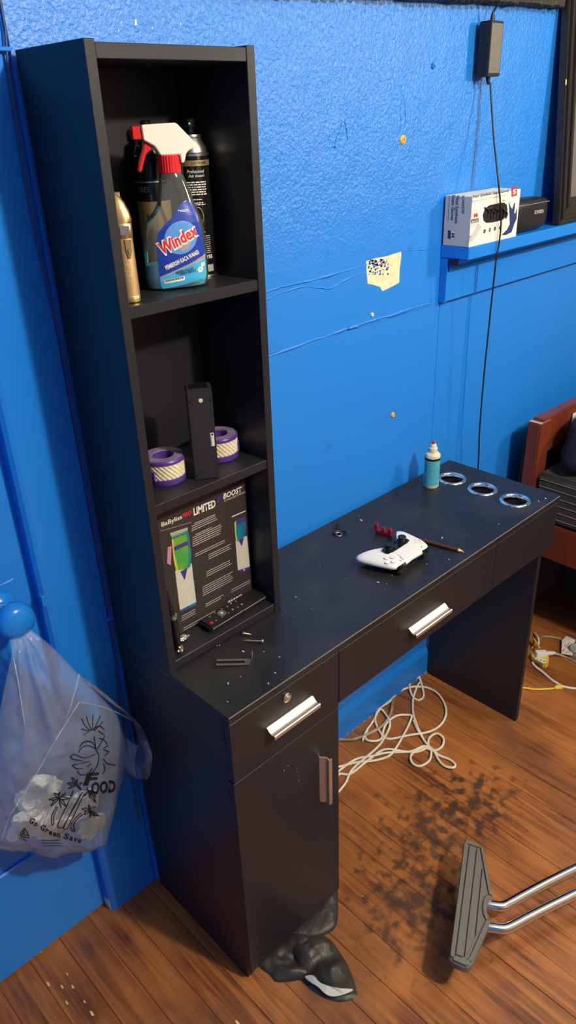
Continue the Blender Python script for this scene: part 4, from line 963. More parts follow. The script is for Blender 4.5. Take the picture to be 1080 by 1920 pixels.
# --- glasses case
EC = thing('glasses_case', 'black hard glasses case lying on its side next to the glove carton', 'case', (1.3450, -.0450, ZS))
secs2 = [(1.2640, .024, .030), (1.2660, .029, .036), (1.2720, .031, .0400), (1.33, .032, .0415), (1.40, .031, .0405), (1.4240, .028, .037), (1.4280, .022, .030)]
rs = []
for x, ry, rz in secs2:
    r = []
    for j in range(32):
        a = 2*math.pi*j/32; ca, sa = math.cos(a), math.sin(a)
        r.append(Vector((x, -.042+ry*math.copysign(abs(ca)**.5, ca), ZS+.0416+rz*math.copysign(abs(sa)**.5, sa))))
    rs.append(r)
cs = build('case_shell', MB().rings(rs), 'black', EC, world=True, smooth=50)
fe = lambda x, z, h=0: Vector((x, -.0743-h, z))
fit_text('lettering', 'VERSACE', fe, (1.3980, ZS+.052), (1.3500, ZS+.052), .0085, 'grey', EC, bold=.015)
build('lid_seam', MB().box(1.270, 1.423, -.0743, -.0738, ZS+.0695, ZS+.0705), 'greyp', EC, world=True)

# --- framed mirror leaning on the wall
FM = thing('framed_mirror', 'black framed mirror leaning on the wall at the right end of the sill', 'mirror', (1.4850, -.0560, ZS+.0008))
FM.rotation_euler = (math.radians(-5.2), 0, 0)
fwid, fh, fd = .62, .60, .020; W_ = .072
def frame_side(pts): build('frame_rail', MB().prism([(x, -fd, z) for x, z in pts], (0, fd, 0)), 'frame', FM, bevel=.0025, seg=2, smooth=40)
frame_side([(0, 0), (W_*.9, W_*.9), (W_*.9, fh-W_*.9), (0, fh)]); frame_side([(fwid, 0), (fwid, fh), (fwid-W_*.9, fh-W_*.9), (fwid-W_*.9, W_*.9)])
frame_side([(0, 0), (fwid, 0), (fwid-W_*.9, W_*.9), (W_*.9, W_*.9)]); frame_side([(0, fh), (W_*.9, fh-W_*.9), (fwid-W_*.9, fh-W_*.9), (fwid, fh)])
for k, (ins, wd, hh) in enumerate(((.012, .010, .006), (.040, .014, .005))):
    a, b = ins, ins+wd
    for pts in ([(a, a), (b, b), (b, fh-b), (a, fh-a)], [(fwid-a, a), (fwid-a, fh-a), (fwid-b, fh-b), (fwid-b, b)], [(a, a), (fwid-a, a), (fwid-b, b), (b, b)]):
        build('frame_moulding', MB().prism([(x, -fd-hh, z) for x, z in pts], (0, hh+.001, 0)), 'frame', FM, bevel=.002, seg=2, smooth=40)
build('worn_spot', MB().lathe([(0, 0), (.0045, 0), (.0030, .0006), (0, .0008)], 10, (.0, 0, 0)), 'woodtip', FM)
bpy.context.view_layer.update()
ws = FM.children[-1]; ws.location = (.004, -fd-.0004, .345); ws.rotation_euler = (math.pi/2, 0, 0); ws.scale = (.7, 1.7, 1)
build('mirror_glass', MB().box(W_*.85, fwid-W_*.85, -.010, -.006, W_*.85, fh-W_*.85), 'mirror', FM)

# --- power adapter hanging by its cord
PA = thing('power_adapter', 'black power adapter hanging by its cord against the blue wall', 'power adapter', (1.1530, -.0260, 1.7240))
ab = build('adapter_body', MB().box(1.1260, 1.1790, -.0420, -.0120, 1.7240, 1.8320), 'black', PA, bevel=.0018, seg=2, world=True, smooth=40)
fa = lambda x, z, h=0: Vector((x, -.0423-h, z))
build('rating_plate', patch(fa, rect(1.131, 1.175, 1.731, 1.827), 0), 'rubber', ab, world=True)
mb = MB()
for k, z in enumerate((1.822, 1.815, 1.796, 1.790, 1.783, 1.766, 1.760, 1.754, 1.748)): lines_print(mb, fa, 1.142+.004*(k % 3), 1.168-.003*(k % 2), z, .0024, 300+k, .0002)
mb.add([fa(1.136, 1.7345, .0002), fa(1.168, 1.7345, .0002), fa(1.168, 1.7430, .0002), fa(1.136, 1.7430, .0002)], [(0, 1, 2, 3)])
build('rating_print', mb, 'dimprint', ab, world=True)['kind'] = 'stuff'
build('strain_relief', MB().tube([(1.1535, -.0270, 1.8315), (1.1535, -.0270, 1.850)], lambda t: .0062-.0034*t, 12), 'black', PA, world=True, smooth=40)
build('strain_relief', MB().tube([(1.1535, -.0270, 1.7245), (1.1545, -.0290, 1.7080)], lambda t: .0060-.0030*t, 12), 'black', PA, world=True, smooth=40)
build('cord', MB().tube(smoothpath([(1.1535, -.0270, 1.848), (1.154, -.046, 1.88), (1.155, -.050, 1.93), (1.156, -.050, 1.99), (1.157, -.050, 2.05)], 6), .0021, 8), 'black', PA, world=True, smooth=60)
cps = [(919.5, 155, -.030), (922, 200, -.040), (926, 260, -.058), (935, 345, -.0885), (939.5, 410, -.0905), (936, 455, -.0905), (930, 490, -.0900), (918, 600, -.084), (906, 720, -.078), (899, 810, -.075), (896, 880, -.072)]
pts = [at_y(*c) for c in cps]; pts += [pts[-1]+Vector((.004, .004, -.25)), pts[-1]+Vector((.02, .01, -.55))]
build('cord', MB().tube(smoothpath(pts, 6), .0022, 8), 'black', PA, world=True, smooth=60)
build('thin_wire', MB().tube(smoothpath([(1.150, -.012, 1.7245), (1.162, -.004, 1.70), (1.163, -.0025, 1.60), (1.158, -.0025, 1.50), (1.157, -.0045, 1.481)], 5), .0009, 6), 'rubber', PA, world=True)

# --- painted cable running down beside the tower
cp = [(6, 0), (10, 60), (14, 110), (34, 250), (68, 440), (98, 570), (120, 670), (150, 800), (172, 930), (190, 1050), (207, 1150), (215, 1215), (224, 1300), (240, 1400), (262, 1540)]
pts = [at_y(x_, y_, -.003) for x_, y_ in cp]; pts = [Vector((min(p.x, -.0040), -.0030, p.z)) for p in pts]
VC = thing('wall_cable', 'thin painted cable running down the wall along the left side of the tower', 'cable', (pts[-1].x, -.003, pts[-1].z))
build('cable_run', MB().tube(smoothpath([pts[0]+Vector((0, 0, .3))]+pts, 5), .0019, 8), 'cable_navy', VC, world=True, smooth=60)
for (x_, y_) in ((12, 92), (209, 1158)):
    p = at_y(x_, y_, -.002); build('cable_clip', MB().box(p.x-.012, p.x+.006, -.006, .0045, p.z-.0028, p.z+.0028), 'blue', VC, world=True, bevel=.001)

# ================================================================ daybed at the far right
FX = 1.45
DB = thing('daybed', 'reddish wooden daybed frame with charcoal mattress at the right edge', 'daybed', (FX+.3, -.40, 0))
def db(nm, mb, m='redwood', bevel=.004, **k): return build(nm, mb, m, DB, bevel=bevel, seg=2, smooth=40, world=True, **k)
db('back_post', MB().box(FX, FX+.070, -.119, -.075, 0, .802))
db('back_rail', MB().prism([(FX+.02, -.117, .690), (FX+.02, -.117, .812), (FX+.04, -.117, .812), (FX+.35, -.117, .806), (FX+1.7, -.117, .800), (FX+1.7, -.117, .690)], (0, .038, 0)))
build('worn_corner', MB().box(FX+.004, FX+.062, -.1175, -.077, .8012, .8028), 'greyp', DB, world=True)
db('side_rail', MB().box(FX+.004, FX+.030, -.95, -.119, .354, .476))
db('front_rail', MB().box(FX+.030, FX+1.7, -.95, -.925, .354, .476))
db('added_back_shade', MB().box(FX+.010, FX+1.7, -.074, -.060, .01, .74), 'mattress')  # added dark board, keeps the blue wall behind the frame looking shaded
db('added_under_shade', MB().box(FX+.35, FX+.365, -.92, -.12, .01, .39), 'mattress')  # added dark board in place of the shade under the bed
db('front_leg', MB().box(FX, FX+.060, -1.0, -.95, 0, .50))
db('slat_base', MB().box(FX+.03, FX+1.7, -.925, -.117, .40, .42))
mt = build('mattress', MB().box(FX+.012, FX+1.7, -.945, -.121, .478, .640), 'mattress', DB, bevel=.012, seg=3, world=True, smooth=40)
for z in (.500, .524, .548, .572, .598, .622):
    build('piping', MB().tube([(FX+.0115, -.93, z), (FX+.0115, -.135, z)], .0022, 6), 'piping', mt, world=True)
def pillow(name, x0, x1, y0, y1, z0, z1, m, seed, e=3.2, amp=.012):
    n, mm = 28, 28; rs = []
    c = Vector(((x0+x1)/2, (y0+y1)/2, (z0+z1)/2)); h = Vector(((x1-x0)/2, (y1-y0)/2, (z1-z0)/2))
    for i_ in range(1, n):
        th = math.pi*i_/n-math.pi/2; r = []
        for j in range(mm):
            ph = 2*math.pi*j/mm
            q = lambda v: math.copysign(abs(v)**(2/e), v)
            p = Vector((h.x*q(math.cos(th))*q(math.cos(ph)), h.y*q(math.cos(th))*q(math.sin(ph)), h.z*q(math.sin(th))))
            p *= 1+amp/h.length*6*noise.noise((p+c)*9+Vector((seed, 0, 0)))
            r.append(p+c)
        rs.append(r)
    return MB().rings(rs)
BC = build('cushion', pillow('cushion', FX+.020, FX+.66, -.400, -.150, .646, .835, 'navy', 4), 'navy', smooth=60)
tag(BC, 'dark navy cushion propped against the back of the daybed', 'cushion')
WP = build('paper_sheet', MB().box(FX+.20, FX+.50, -.1240, -.1215, .642, .782), 'whitep')
tag(WP, 'white paper edge showing between the daybed back and the navy cushion', 'card')

# ================================================================ things on the floor
def fp(x, y, z=.0045): return at_z(600+x/2.25, 1180+y/2.25, z)
def cordpath(pts, r, seed, lift=.006):
    P = smoothpath([fp(*p) for p in pts], 6)
    return [Vector((p.x, p.y, r+.0004+lift*max(0, noise.noise(Vector((i_*.13, seed, 0)))+.15))) for i_, p in enumerate(P)]
WC = thing('extension_cord', 'tangled pile of white electric cord on the floor under the desk', 'cord', (.62, -.13, 0))
c1 = [(60, 640), (85, 612), (130, 608), (200, 555), (262, 512), (330, 512), (400, 518), (450, 500), (460, 460), (490, 440), (520, 460), (515, 495), (480, 512), (430, 500), (388, 525), (385, 560), (420, 577), (460, 555), (468, 510), (445, 480), (425, 440), (405, 400), (392, 350), (393, 290), (410, 240), (425, 215), (405, 207), (378, 230), (385, 275), (415, 300), (437, 280), (430, 240), (415, 190), (425, 160), (450, 140)]
c2 = [(180, 470), (195, 430), (225, 385), (250, 335), (300, 300), (330, 265), (390, 245), (450, 245), (500, 275), (530, 330), (525, 380), (490, 420), (430, 440), (360, 450), (290, 462), (265, 440), (280, 400), (310, 372), (350, 362), (385, 365), (375, 400), (350, 450), (320, 500), (290, 535), (230, 555), (160, 560), (62, 585)]
c3 = [(60, 700), (84, 678), (112, 640), (130, 600), (180, 550), (240, 500), (275, 450), (295, 400), (270, 350), (250, 340), (232, 380), (245, 420), (262, 455), (235, 472), (200, 470), (190, 450), (200, 425)]
c4 = [(395, 385), (412, 425), (440, 470), (470, 505), (500, 530), (545, 548), (570, 570), (560, 588), (525, 578), (500, 550), (478, 515), (440, 495), (380, 515), (300, 520), (230, 535), (150, 548), (62, 612)]
for k, c in enumerate((c1, c2, c3, c4)):
    build('cord_strand', MB().tube(cordpath(c, .0036, k*3.1), .0036, 8), 'cord', WC, world=True, smooth=60)
BCb = build('flat_cable', MB().tube(cordpath([(40, 462), (82, 465), (140, 465), (220, 435), (270, 400), (300, 350), (310, 290), (345, 245), (400, 180), (440, 145), (470, 128)], .0048, 9, .002), .0046, 8), 'cordb', smooth=60)
tag(BCb, 'grimy beige cable running along the floor by the baseboard under the desk', 'cable')
# --- far cords by the desk end
def fq(x, y, z=.004): return at_z(980+x/8.73, 1100+y/8.73, z)
YC = thing('yellow_cord', 'yellow electric cord with plug on the floor beyond the desk end', 'cord', (*fq(300, 1675).xy, 0))
build('cord_run', MB().tube(smoothpath([fq(-200, 1640), fq(70, 1662), (fq(200, 1680)), fq(400, 1675), fq(530, 1662)], 6), .0034, 8), 'yellow', YC, world=True, smooth=60)
build('plug', MB().tube([fq(520, 1660, .006), fq(560, 1648, .006), fq(640, 1640, .006)], lambda t: .0045+.0045*math.sin(min(1, t*1.6)*1.5), 10), 'yellow', YC, world=True, smooth=50)
build('cord_run', MB().tube(smoothpath([fq(150, 1010), fq(210, 920, .02), fq(180, 850, .03), fq(240, 940, .035), fq(280, 1015, .03)], 6), .0032, 8), 'yellow', YC, world=True, smooth=60)
TP = thing('power_tap', 'yellow power tap lying behind the desk end among cords', 'power strip', (*fq(270, 1230).xy, 0))
pl = [fq(*p, .004) for p in ((130, 1200), (350, 1335), (410, 1320), (425, 1170), (200, 1120), (140, 1150))]
build('housing', MB().prism([Vector((p.x, p.y, .0005)) for p in pl], (0, 0, .024)), 'yellow', TP, bevel=.004, seg=2, world=True, smooth=40)
tw = [fq(*p, .025) for p in ((190, 1185), (330, 1260), (380, 1250), (385, 1195), (240, 1150))]
build('faceplate', MB().prism([Vector((p.x, p.y, .0243)) for p in tw], (0, 0, .0022)), 'cord', TP, world=True, bevel=.0006)
for k in range(3):
    p = fq(240+55*k, 1190+16*k, .0266); build('socket_slot', MB().box(p.x-.004, p.x+.004, p.y-.0012, p.y+.0012, .0262, .0270), 'ink', TP, world=True)
GW = thing('grey_cord', 'greyish white cord with connector block and paper tag beyond the desk end', 'cord', (*fq(560, 1100).xy, 0))
build('cord_run', MB().tube(smoothpath([fq(520, 1098, .012), fq(600, 1115, .008), fq(720, 1160), fq(870, 1235), fq(1060, 1340), fq(1400, 1420), fq(2000, 1380)], 6), .0046, 8), 'cordb', GW, world=True, smooth=60)
build('cord_run', MB().tube(smoothpath([fq(190, 760), fq(245, 820, .02), fq(262, 890, .03), fq(255, 950, .03)], 5), .0038, 8), 'cord', GW, world=True, smooth=60)
build('cord_run', MB().tube(smoothpath([fq(262, 862, .02), fq(310, 832, .012), fq(360, 815), fq(480, 825), fq(640, 860), fq(760, 930)], 6), .0040, 8), 'cordb', GW, world=True, smooth=60)
build('cord_run', MB().tube(smoothpath([fq(160, 1240), fq(200, 1300), fq(330, 1400), fq(480, 1530), fq(640, 1625)], 6), .0042, 8), 'cord', GW, world=True, smooth=60)
build('cord_run', MB().tube(smoothpath([fq(630, 1625), fq(690, 1640), fq(780, 1658), fq(880, 1668), fq(1050, 1690), fq(1500, 1760), fq(2100, 1700)], 6), .0042, 8), 'cord', GW, world=True, smooth=60)
a, b = fq(215, 1095, .034), fq(395, 1090, .030); d = (b-a).normalized(); pe = Vector((-d.y, d.x, 0))
build('connector', MB().obox((a+b)/2, d, pe, (0, 0, 1), (b-a).length/2, .010, .0085), 'white', GW, bevel=.002, world=True)
build('connector_nose', MB().tube([b, b+d*.018, b+d*.03], lambda t: .0085-.004*t, 10), 'white', GW, world=True, smooth=40)
tg = [fq(*p, .012) for p in ((715, 808), (860, 890), (812, 1000), (815, 1145), (632, 1098), (640, 900))]
tgo = build('paper_tag', MB().prism([p+Vector((0, 0, .004*(k % 2))) for k, p in enumerate(tg)], (0, 0, .0012)), 'whitep', GW, world=True)
mb = MB(); r2 = random.Random(1)
for k in range(12):
    p = fq(665+r2.uniform(0, 110), 900+k*16, .0185); mb.box(p.x-.006, p.x+.006, p.y-.0008, p.y+.0008, .0170, .0176)
build('tag_print', mb, 'redink', tgo, world=True)['kind'] = 'stuff'
rp = fq(885, 1045, .012)
rw = thing('round_plug', 'round grey plug reel at the right edge of the floor', 'plug', (rp.x, rp.y, 0))
build('reel', MB().lathe([(0, .0005), (.022, .0005), (.026, .003), (.026, .020), (.022, .024), (.015, .022), (.013, .024), (0, .023)], 30), 'greyp', rw, smooth=35)
build('reel_rim', MB().lathe([(.0255, .017), (.0275, .018), (.0275, .021), (.0255, .022)], 30, closed=True), 'rubber', rw, smooth=35)

# --- chair footrest with chrome tubes
HP = .112
def at_p(x, y, z=HP): return at_z(x, y, z)
FR = thing('chair_footrest', 'grey ribbed rubber footrest pad on bent chrome tubes', 'footrest', (*at_p(880, 1700).xy, 0))
def cr4(cx_, cy_): return (840+cx_/4.5, 1560+cy_/4.5)
outer = [(135, 75), (150, 58), (190, 62), (285, 105), (302, 128), (380, 545), (350, 560), (332, 595), (328, 640), (340, 690), (362, 738), (215, 1085), (185, 1125), (150, 1132), (40, 1085), (14, 1050), (12, 1020), (75, 560)]
OU = [at_p(*cr4(*p)) for p in outer]
pad = build('rubber_pad', MB().prism([Vector((p.x, p.y, HP-.026)) for p in OU], (0, 0, .0215)), 'rubber', FR, bevel=.003, seg=2, world=True, smooth=40)
def inset(pts, k):
    c = sum((Vector((p.x, p.y, 0)) for p in pts), Vector())/len(pts); return [Vector((c.x+(p.x-c.x)*k, c.y+(p.y-c.y)*k, 0)) for p in pts]
def rib(poly, h=.0030, nm='rib'):
    P = [at_p(*cr4(*p)) for p in poly]
    build(nm, MB().prism([Vector((p.x, p.y, HP-.0048)) for p in P], (0, 0, h+.0018)), 'rubber', pad, bevel=.0009, world=True)
# raised rim pieces and tread ribs between the grooves
rib([(140, 78), (168, 92), (55, 1030), (40, 1052), (22, 1040), (20, 1020), (80, 560)], nm='rim')
rib([(155, 66), (190, 70), (282, 112), (268, 128), (180, 100), (150, 84)], nm='rim')
rib([(290, 122), (300, 140), (374, 535), (346, 522), (278, 150), (275, 128)], nm='rim')
rib([(44, 1058), (60, 1040), (150, 1080), (172, 1072), (185, 1085), (178, 1112), (150, 1122), (48, 1078)], nm='rim')
rib([(318, 745), (352, 738), (212, 1072), (188, 1090), (165, 1068), (185, 1050)], nm='rim')
rib([(346, 528), (372, 545), (340, 560), (322, 595), (318, 645), (330, 692), (352, 732), (322, 738), (300, 690), (292, 630), (300, 570), (320, 540)], nm='rim')
rib([(182, 112), (235, 130), (128, 1048), (66, 1028)]); rib([(246, 134), (268, 145), (282, 240), (222, 900), (205, 950), (140, 1052)])
rib([(290, 300), (336, 520), (300, 545), (280, 590), (276, 640), (292, 700), (312, 740), (232, 880)])
def tubechrome(ps, r=.0105):
    build('chrome_tube', MB().tube(smoothpath([at_p(x, y, z) for x, y, z in ps], 8), r, 18), 'chrome', FR, world=True, smooth=60)
tubechrome([(905, 1694, .088), (922, 1697, .088), (942, 1699, .087), (958, 1692, .087), (985, 1677, .089), (1030, 1653, .093), (1085, 1626, .098), (1180, 1580, .105), (1380, 1483, .125), (1650, 1352, .16)])
tubechrome([(905, 1736, .088), (924, 1739, .088), (945, 1741, .087), (962, 1735, .087), (990, 1720, .089), (1035, 1697, .093), (1085, 1673, .098), (1180, 1628, .105), (1380, 1531, .125), (1650, 1400, .16)])
a, b = at_p(990, 1680, .060), at_p(1010, 1706, .060)
build('under_bracket', MB().box(-.012, .012, -.045, .045, -.012, .002), 'black', FR, bevel=.001)
bpy.context.view_layer.update(); ub = FR.children[-1]; q = (at_p(925, 1718, .085)-FR.location); ub.location = (q.x-.03, q.y+.02, .0845); ub.rotation_euler = (0, 0, math.radians(-58))

# --- black garment spilling from under the cabinet
GA = thing('black_garment', 'crumpled black satin garment with pale lining on the floor under the cabinet', 'cloth', (.18, -.40, 0))
def heap(name, outline, hmax, folds, seed, m='garment', z0=.0008, rings=26, dirv=(1, 0), pw=2.2):
    P = [at_z(x, y, 0) for x, y in outline]; P = smoothpath([(p.x, p.y, 0) for p in P], 7, True)
    c = sum(P, Vector())/len(P); rs = []
    for i_ in range(rings+1):
        s = 1-i_/rings*.985; r = []
        for k, p in enumerate(P):
            q = c+(p-c)*s
            f1 = noise.noise(Vector((q.x*folds*dirv[0]+q.y*folds*dirv[1], (q.y*dirv[0]-q.x*dirv[1])*folds*.28, seed)))
            f2 = noise.noise(Vector((q.x*folds*2.2, q.y*folds*2.2, seed+5)))
            h = hmax*(1-s**pw)**.55*(.62+.85*f1+.12*f2)
            r.append(Vector((q.x, q.y, z0+max(.0015*(1-s**8), h))))
        rs.append(r)
    mb = MB().rings(rs, False, True)
    return build(name, mb, m, GA, world=True, smooth=70)
heap('cloth_fold', [(560, 1760), (545, 1745), (590, 1700), (629, 1664), (634, 1690), (631, 1735), (612, 1752), (585, 1760)], .030, 19, 3.0, dirv=(.5, .8))
heap('cloth_heap', [(480, 1806), (500, 1790), (530, 1766), (560, 1756), (590, 1764), (612, 1790), (600, 1826), (560, 1838), (520, 1842), (505, 1828)], .048, 24, 11.0, dirv=(.9, .4))
heap('cloth_sleeve', [(545, 1772), (590, 1757), (618, 1764), (640, 1790), (655, 1818), (667, 1850), (662, 1868), (630, 1872), (600, 1858), (572, 1838), (555, 1805)], .044, 23, 21.0, dirv=(.3, .95))
heap('hem_edge', [(566, 1832), (575, 1832), (590, 1852), (615, 1862), (645, 1858), (669, 1860), (666, 1872), (640, 1879), (612, 1873), (588, 1860), (572, 1846)], .012, 30, 7.0, rings=10)
lp_ = [(572, 1832, .022), (588, 1830, .030), (600, 1843, .024), (618, 1850, .024), (638, 1854, .022), (662, 1856, .014), (645, 1865, .015), (625, 1869, .015), (610, 1864, .017), (596, 1851, .019), (582, 1842, .020)]
Pl = smoothpath([at_z(*p) for p in lp_], 4, True)
build('pale_lining', MB().prism(Pl, (0, 0, .002)), 'lining', GA, world=True)
# small dark lump by the cabinet foot

# ================================================================ plastic bag hanging from the door knob
PB = thing('plastic_bag', 'clear plastic grocery bag with black palm tree print hanging from the door knob', 'bag', (-.20, -.05, .40))
Lp = [(-.204, .890), (-.214, .868), (-.236, .820), (-.262, .760), (-.286, .690), (-.306, .630), (-.324, .575), (-.338, .530), (-.348, .490)]
Rp = [(-.184, .892), (-.168, .868), (-.146, .828), (-.110, .745), (-.070, .655), (-.046, .590), (-.044, .500), (-.078, .400), (-.126, .293)]
Lc = smoothpath([(x, 0, z) for x, z in Lp], 8); Rc = smoothpath([(x, 0, z) for x, z in Rp], 8)
def lerpc(c, t): f_ = t*(len(c)-1); k = min(int(f_), len(c)-2); return c[k].lerp(c[k+1], f_-k)
def bag(s, t, side):
    a, b = lerpc(Lc, t), lerpc(Rc, t); p = a.lerp(b, s); p.z -= .022*math.sin(math.pi*s)*max(0, t-.82)/.18*(1+.35*math.sin(s*17))
    g = (.10+.9*min(1, t/.55)**1.3)*(1 if t < .80 else 1-.62*((t-.80)/.2)**1.5)
    edge = (4*s*(1-s))**.6
    d = .040*g*edge
    rad_ = math.sin(s*23+1.3+2*noise.noise(Vector((s*3, t*2, 1)))) * .0055*(1-t*.6)*edge*min(1, t*4)
    wr = .010*noise.noise(Vector((p.x*22, p.z*16, 2.0 if side < 0 else 7.0)))*g*edge+.0045*noise.noise(Vector((p.x*60+p.z*30, p.z*48-p.x*20, 4)))*edge
    y0 = -.004-.046*min(1, t/.16)
    y = y0-d+rad_+wr if side < 0 else min(y0+d*.75+rad_*.5+wr*.6, -.003)
    return Vector((p.x, y, p.z))
NS, NT = 44, 64
front = [[bag(i_/NS, j/NT, -1) for i_ in range(NS+1)] for j in range(NT+1)]
back = [[bag(i_/NS, j/NT, 1) for i_ in range(NS+1)] for j in range(NT+1)]
build('front_sheet', MB().grid(front), 'film', PB, world=True, smooth=55)
build('back_sheet', MB().grid(back), 'film', PB, world=True, smooth=55)
bot = [[front[NT][i_].lerp(back[NT][i_], k/4)+Vector((0, 0, -.006*math.sin(math.pi*k/4))) for i_ in range(NS+1)] for k in range(5)]
build('bottom_seam', MB().grid(bot), 'film', PB, world=True, smooth=55)
# flat gusset edges catch the light
for s_, nm in ((0, 'side_crease'), (1, 'side_crease')):
    build(nm, MB().grid([[front[j][NS*s_].lerp(back[j][NS*s_], k/3) for k in range(4)] for j in range(NT+1)]), 'film', PB, world=True, smooth=55)
# handle loop round the knob neck, and the second handle hanging loose on the right
rib_ = []
for k in range(25):
    a = 2*math.pi*k/24; r0 = .0170; rib_.append([Vector((kx+r0*math.cos(a)*(1.15), .016-.012*q+.004*math.sin(a*3), kz+r0*math.sin(a)*1.05-(.006 if math.sin(a) < 0 else 0)+.002*math.sin(q*9+k))) for q in (0, .5, 1)])
build('handle_loop', MB().grid(rib_), 'film', PB, world=True, smooth=60)
hp_ = smoothpath([(-.104, 0, .735), (-.060, 0, .655), (-.016, 0, .575), (-.0060, 0, .520), (-.0060, 0, .478), (-.018, 0, .446), (-.036, 0, .438), (-.050, 0, .458), (-.046, 0, .500), (-.030, 0, .528)], 6)
g = []
for k, p in enumerate(hp_):
    t = k/(len(hp_)-1); wd = .010+.052*math.sin(min(1, t*1.5)*1.57)
    g.append([Vector((p.x-.006*math.sin(q*3.14), -.040-.010*math.sin(t*3)-wd*(q-.35)+.004*noise.noise(Vector((t*9, q*5, 3))), p.z+.006*noise.noise(Vector((t*6, q*3, 9))))) for q in [i_/8 for i_ in range(9)]])
build('loose_handle', MB().grid(g), 'film', PB, world=True, smooth=60)
# heat-sealed creases
for cl_ in ([(530, 580), (505, 680), (460, 830), (440, 870)], [(530, 770), (490, 830), (465, 870), (400, 975), (320, 1110), (270, 1200), (180, 1350), (110, 1460), (60, 1540), (10, 1690)], [(90, 480), (115, 600), (140, 760), (165, 920)], [(530, 770), (640, 790), (760, 830), (880, 890)]):
    CREASES = globals().setdefault('CREASES', []); CREASES.append(cl_)
# printed design that follows the front sheet
flat = [(front[j][i_].x, front[j][i_].z, front[j][i_].y) for j in range(NT+1) for i_ in range(NS+1)]
def sheet_y(x, z):
    b = sorted((((q[0]-x)**2+(q[1]-z)**2), q[2]) for q in flat)[:4]
    w_ = [1/(d+1e-7) for d, _ in b]; return sum(a*q[1] for a, q in zip(w_, b))/sum(w_)
def onbag(cx_, ncy, h=0):
    x_, y_ = cx_/3.5556, 1100-ncy/3.5556; Y = -.075
    for _ in range(4): p = at_y(x_, y_, Y); Y = sheet_y(p.x, p.z)-.0012-h
    return at_y(x_, y_, Y)
for cl_ in CREASES:
    P = smoothpath([(x, -y, 0) for x, y in cl_], 6); build('crease', MB().tube([onbag(p.x, p.y) for p in P], .0008, 5), 'crease', PB, world=True)
strokes = [
 [(470, 1130), (500, 1120), (560, 1142), (630, 1120)], [(470, 1132), (490, 1150), (560, 1160), (610, 1145)], [(482, 1190), (540, 1178), (600, 1165)], [(484, 1194), (520, 1215), (580, 1200), (610, 1180)],
 [(525, 1105), (545, 1075), (590, 1060), (640, 1085)], [(530, 1072), (560, 1035), (615, 1038), (640, 1088)], [(640, 1090), (660, 1130), (650, 1190), (610, 1250)], [(515, 1230), (540, 1255), (590, 1245), (615, 1210)],
 [(690, 1150), (720, 1180), (770, 1190)], [(690, 1180), (700, 1220), (680, 1250)], [(700, 990), (680, 1030), (650, 1082)], [(628, 1000), (632, 1040), (642, 1080)], [(720, 1060), (690, 1085), (725, 1100), (700, 1125)], [(660, 1010), (690, 1020), (715, 1050)],
 [(545, 880), (570, 930), (605, 960)], [(575, 860), (590, 910), (612, 955)], [(620, 850), (618, 910), (620, 955)], [(670, 860), (645, 915), (625, 955)], [(685, 900), (655, 935), (628, 962)], [(545, 950), (600, 960), (660, 930), (690, 950)], [(560, 990), (600, 960)], [(655, 960), (690, 985)],
 [(490, 1360), (440, 1470), (385, 1590), (418, 1608)], [(550, 1372), (490, 1480), (418, 1606)], [(540, 1385), (480, 1490), (425, 1608), (448, 1614)], [(562, 1380), (505, 1500), (448, 1612)],
 [(540, 1510), (495, 1550), (472, 1590), (480, 1625), (500, 1628), (492, 1590), (510, 1555), (550, 1520)], [(375, 1465), (348, 1520), (345, 1580), (360, 1582), (358, 1530), (385, 1470)],
 [(165, 1610), (135, 1655), (195, 1672), (165, 1610)], [(165, 1622), (148, 1650)], [(185, 1660), (150, 1652)]]
def spokes(c, ends, wob=10):
    for k, e in enumerate(ends):
        mx_ = ((c[0]+e[0])/2+wob*(-1)**k*.5, (c[1]+e[1])/2-wob); strokes.append([c, mx_, e]); strokes.append([c, ((c[0]+e[0])/2-wob*.3, (c[1]+e[1])/2+wob*.7), e])
spokes((512, 1322), [(455, 1345), (448, 1312), (478, 1272), (520, 1280), (548, 1310), (545, 1355)])
spokes((395, 1412), [(325, 1420), (338, 1462), (362, 1376), (400, 1368), (438, 1376), (462, 1412), (440, 1465), (408, 1472)])
spokes((590, 1360), [(560, 1400), (600, 1410), (640, 1400), (650, 1380), (640, 1440), (580, 1340)])
spokes((600, 1495), [(545, 1480), (560, 1520), (590, 1455), (640, 1470), (632, 1530), (660, 1530), (600, 1540)])
mbs = {}
for sline in strokes:
    my_ = sum(p[1] for p in sline)/len(sline); mx_ = sum(p[0] for p in sline)/len(sline)
    key = 'small_palm_print' if mx_ < 470 and my_ > 1360 and my_ < 1700 and sline[0][0] < 400 else 'recycling_mark' if mx_ < 220 else 'fern_print' if my_ < 970 else 'leaf_print' if my_ < 1262 else 'tall_palm_print'
    P = smoothpath([(x, -y, 0) for x, y in sline], 5); mbs.setdefault(key, MB()).tube([onbag(p.x, p.y) for p in P], .0010, 5)
for key, mb in mbs.items(): build(key, mb, 'bprint', PB, world=True)['kind'] = 'stuff'
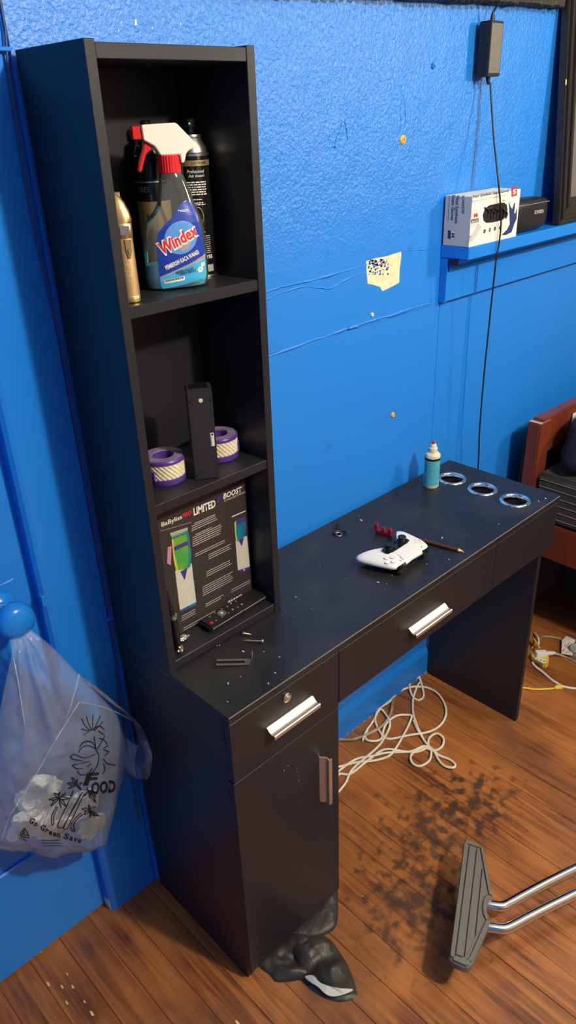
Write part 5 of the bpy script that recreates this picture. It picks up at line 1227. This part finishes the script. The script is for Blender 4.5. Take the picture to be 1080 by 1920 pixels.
fit_text('lettering', 'F', onbag, (552, -1322), (668, -1318), 76, 'bprint', PB, shear=.25, bold=.05)
fit_text('lettering', 'OOD', onbag, (612, -1382), (775, -1366), 74, 'bprint', PB, shear=.2, bold=.045)
fit_text('lettering', '4', onbag, (160, -1658), (172, -1654), 26, 'bprint', PB)
fit_text('lettering', 'LDPE', onbag, (122, -1678), (172, -1700), 16, 'bprint', PB, bold=.02)
path = smoothpath([(190, -1568, 0), (270, -1618, 0), (350, -1660, 0), (440, -1682, 0), (520, -1706, 0), (600, -1722, 0), (660, -1728, 0)], 6)
acc = [0]
for a, b in zip(path, path[1:]): acc.append(acc[-1]+(b-a).length)
def pathat(s):
    for k in range(len(acc)-1):
        if acc[k+1] >= s: t = (s-acc[k])/(acc[k+1]-acc[k]); return path[k].lerp(path[k+1], t)
    return path[-1]
s = 0
for ch in 'Go Green Save':
    wd = 20 if ch == ' ' else (38 if ch in 'GS' else 29)
    if ch != ' ':
        a, b = pathat(s), pathat(s+wd-5); fit_text('lettering', ch, onbag, (a.x, a.y), (b.x, b.y), 36 if ch in 'GS' else 36, 'bprint', PB, bold=.04)
    s += wd
mb = MB()
for k in range(3):
    fn_ = lambda x, y, h=0: onbag(x, y, h); lines_print(mb, fn_, 275+6*k, 400+8*k, -(1692+12*k+ 6*k), 5, 400+k)
build('small_print', mb, 'bprint', PB, world=True)['kind'] = 'stuff'
# tissue wads lying in the bottom of the bag
wads = [((72, 1490), .042, 1), ((105, 1535), .044, 5), ((158, 1508), .036, 9), ((50, 1545), .036, 12), ((172, 1550), .030, 15)]
names = ['largest white tissue wad in the middle of the plastic bag', 'white tissue wad low in the plastic bag under the palm print', 'white tissue wad behind the lettering on the plastic bag', 'leftmost white tissue wad in the plastic bag', 'small white tissue wad at the lower right corner of the plastic bag']
for (c, r, sd), nm in zip(wads, names):
    p = at_y(c[0], c[1], -.048); o = crumple('tissue_wad', (p.x, -.046, p.z), r*.95, 'tissue', None, sd, (1.05, .42, 1)); o.location.z = p.z
    tag(o, nm, 'tissue', 'tissue wads in the plastic bag')
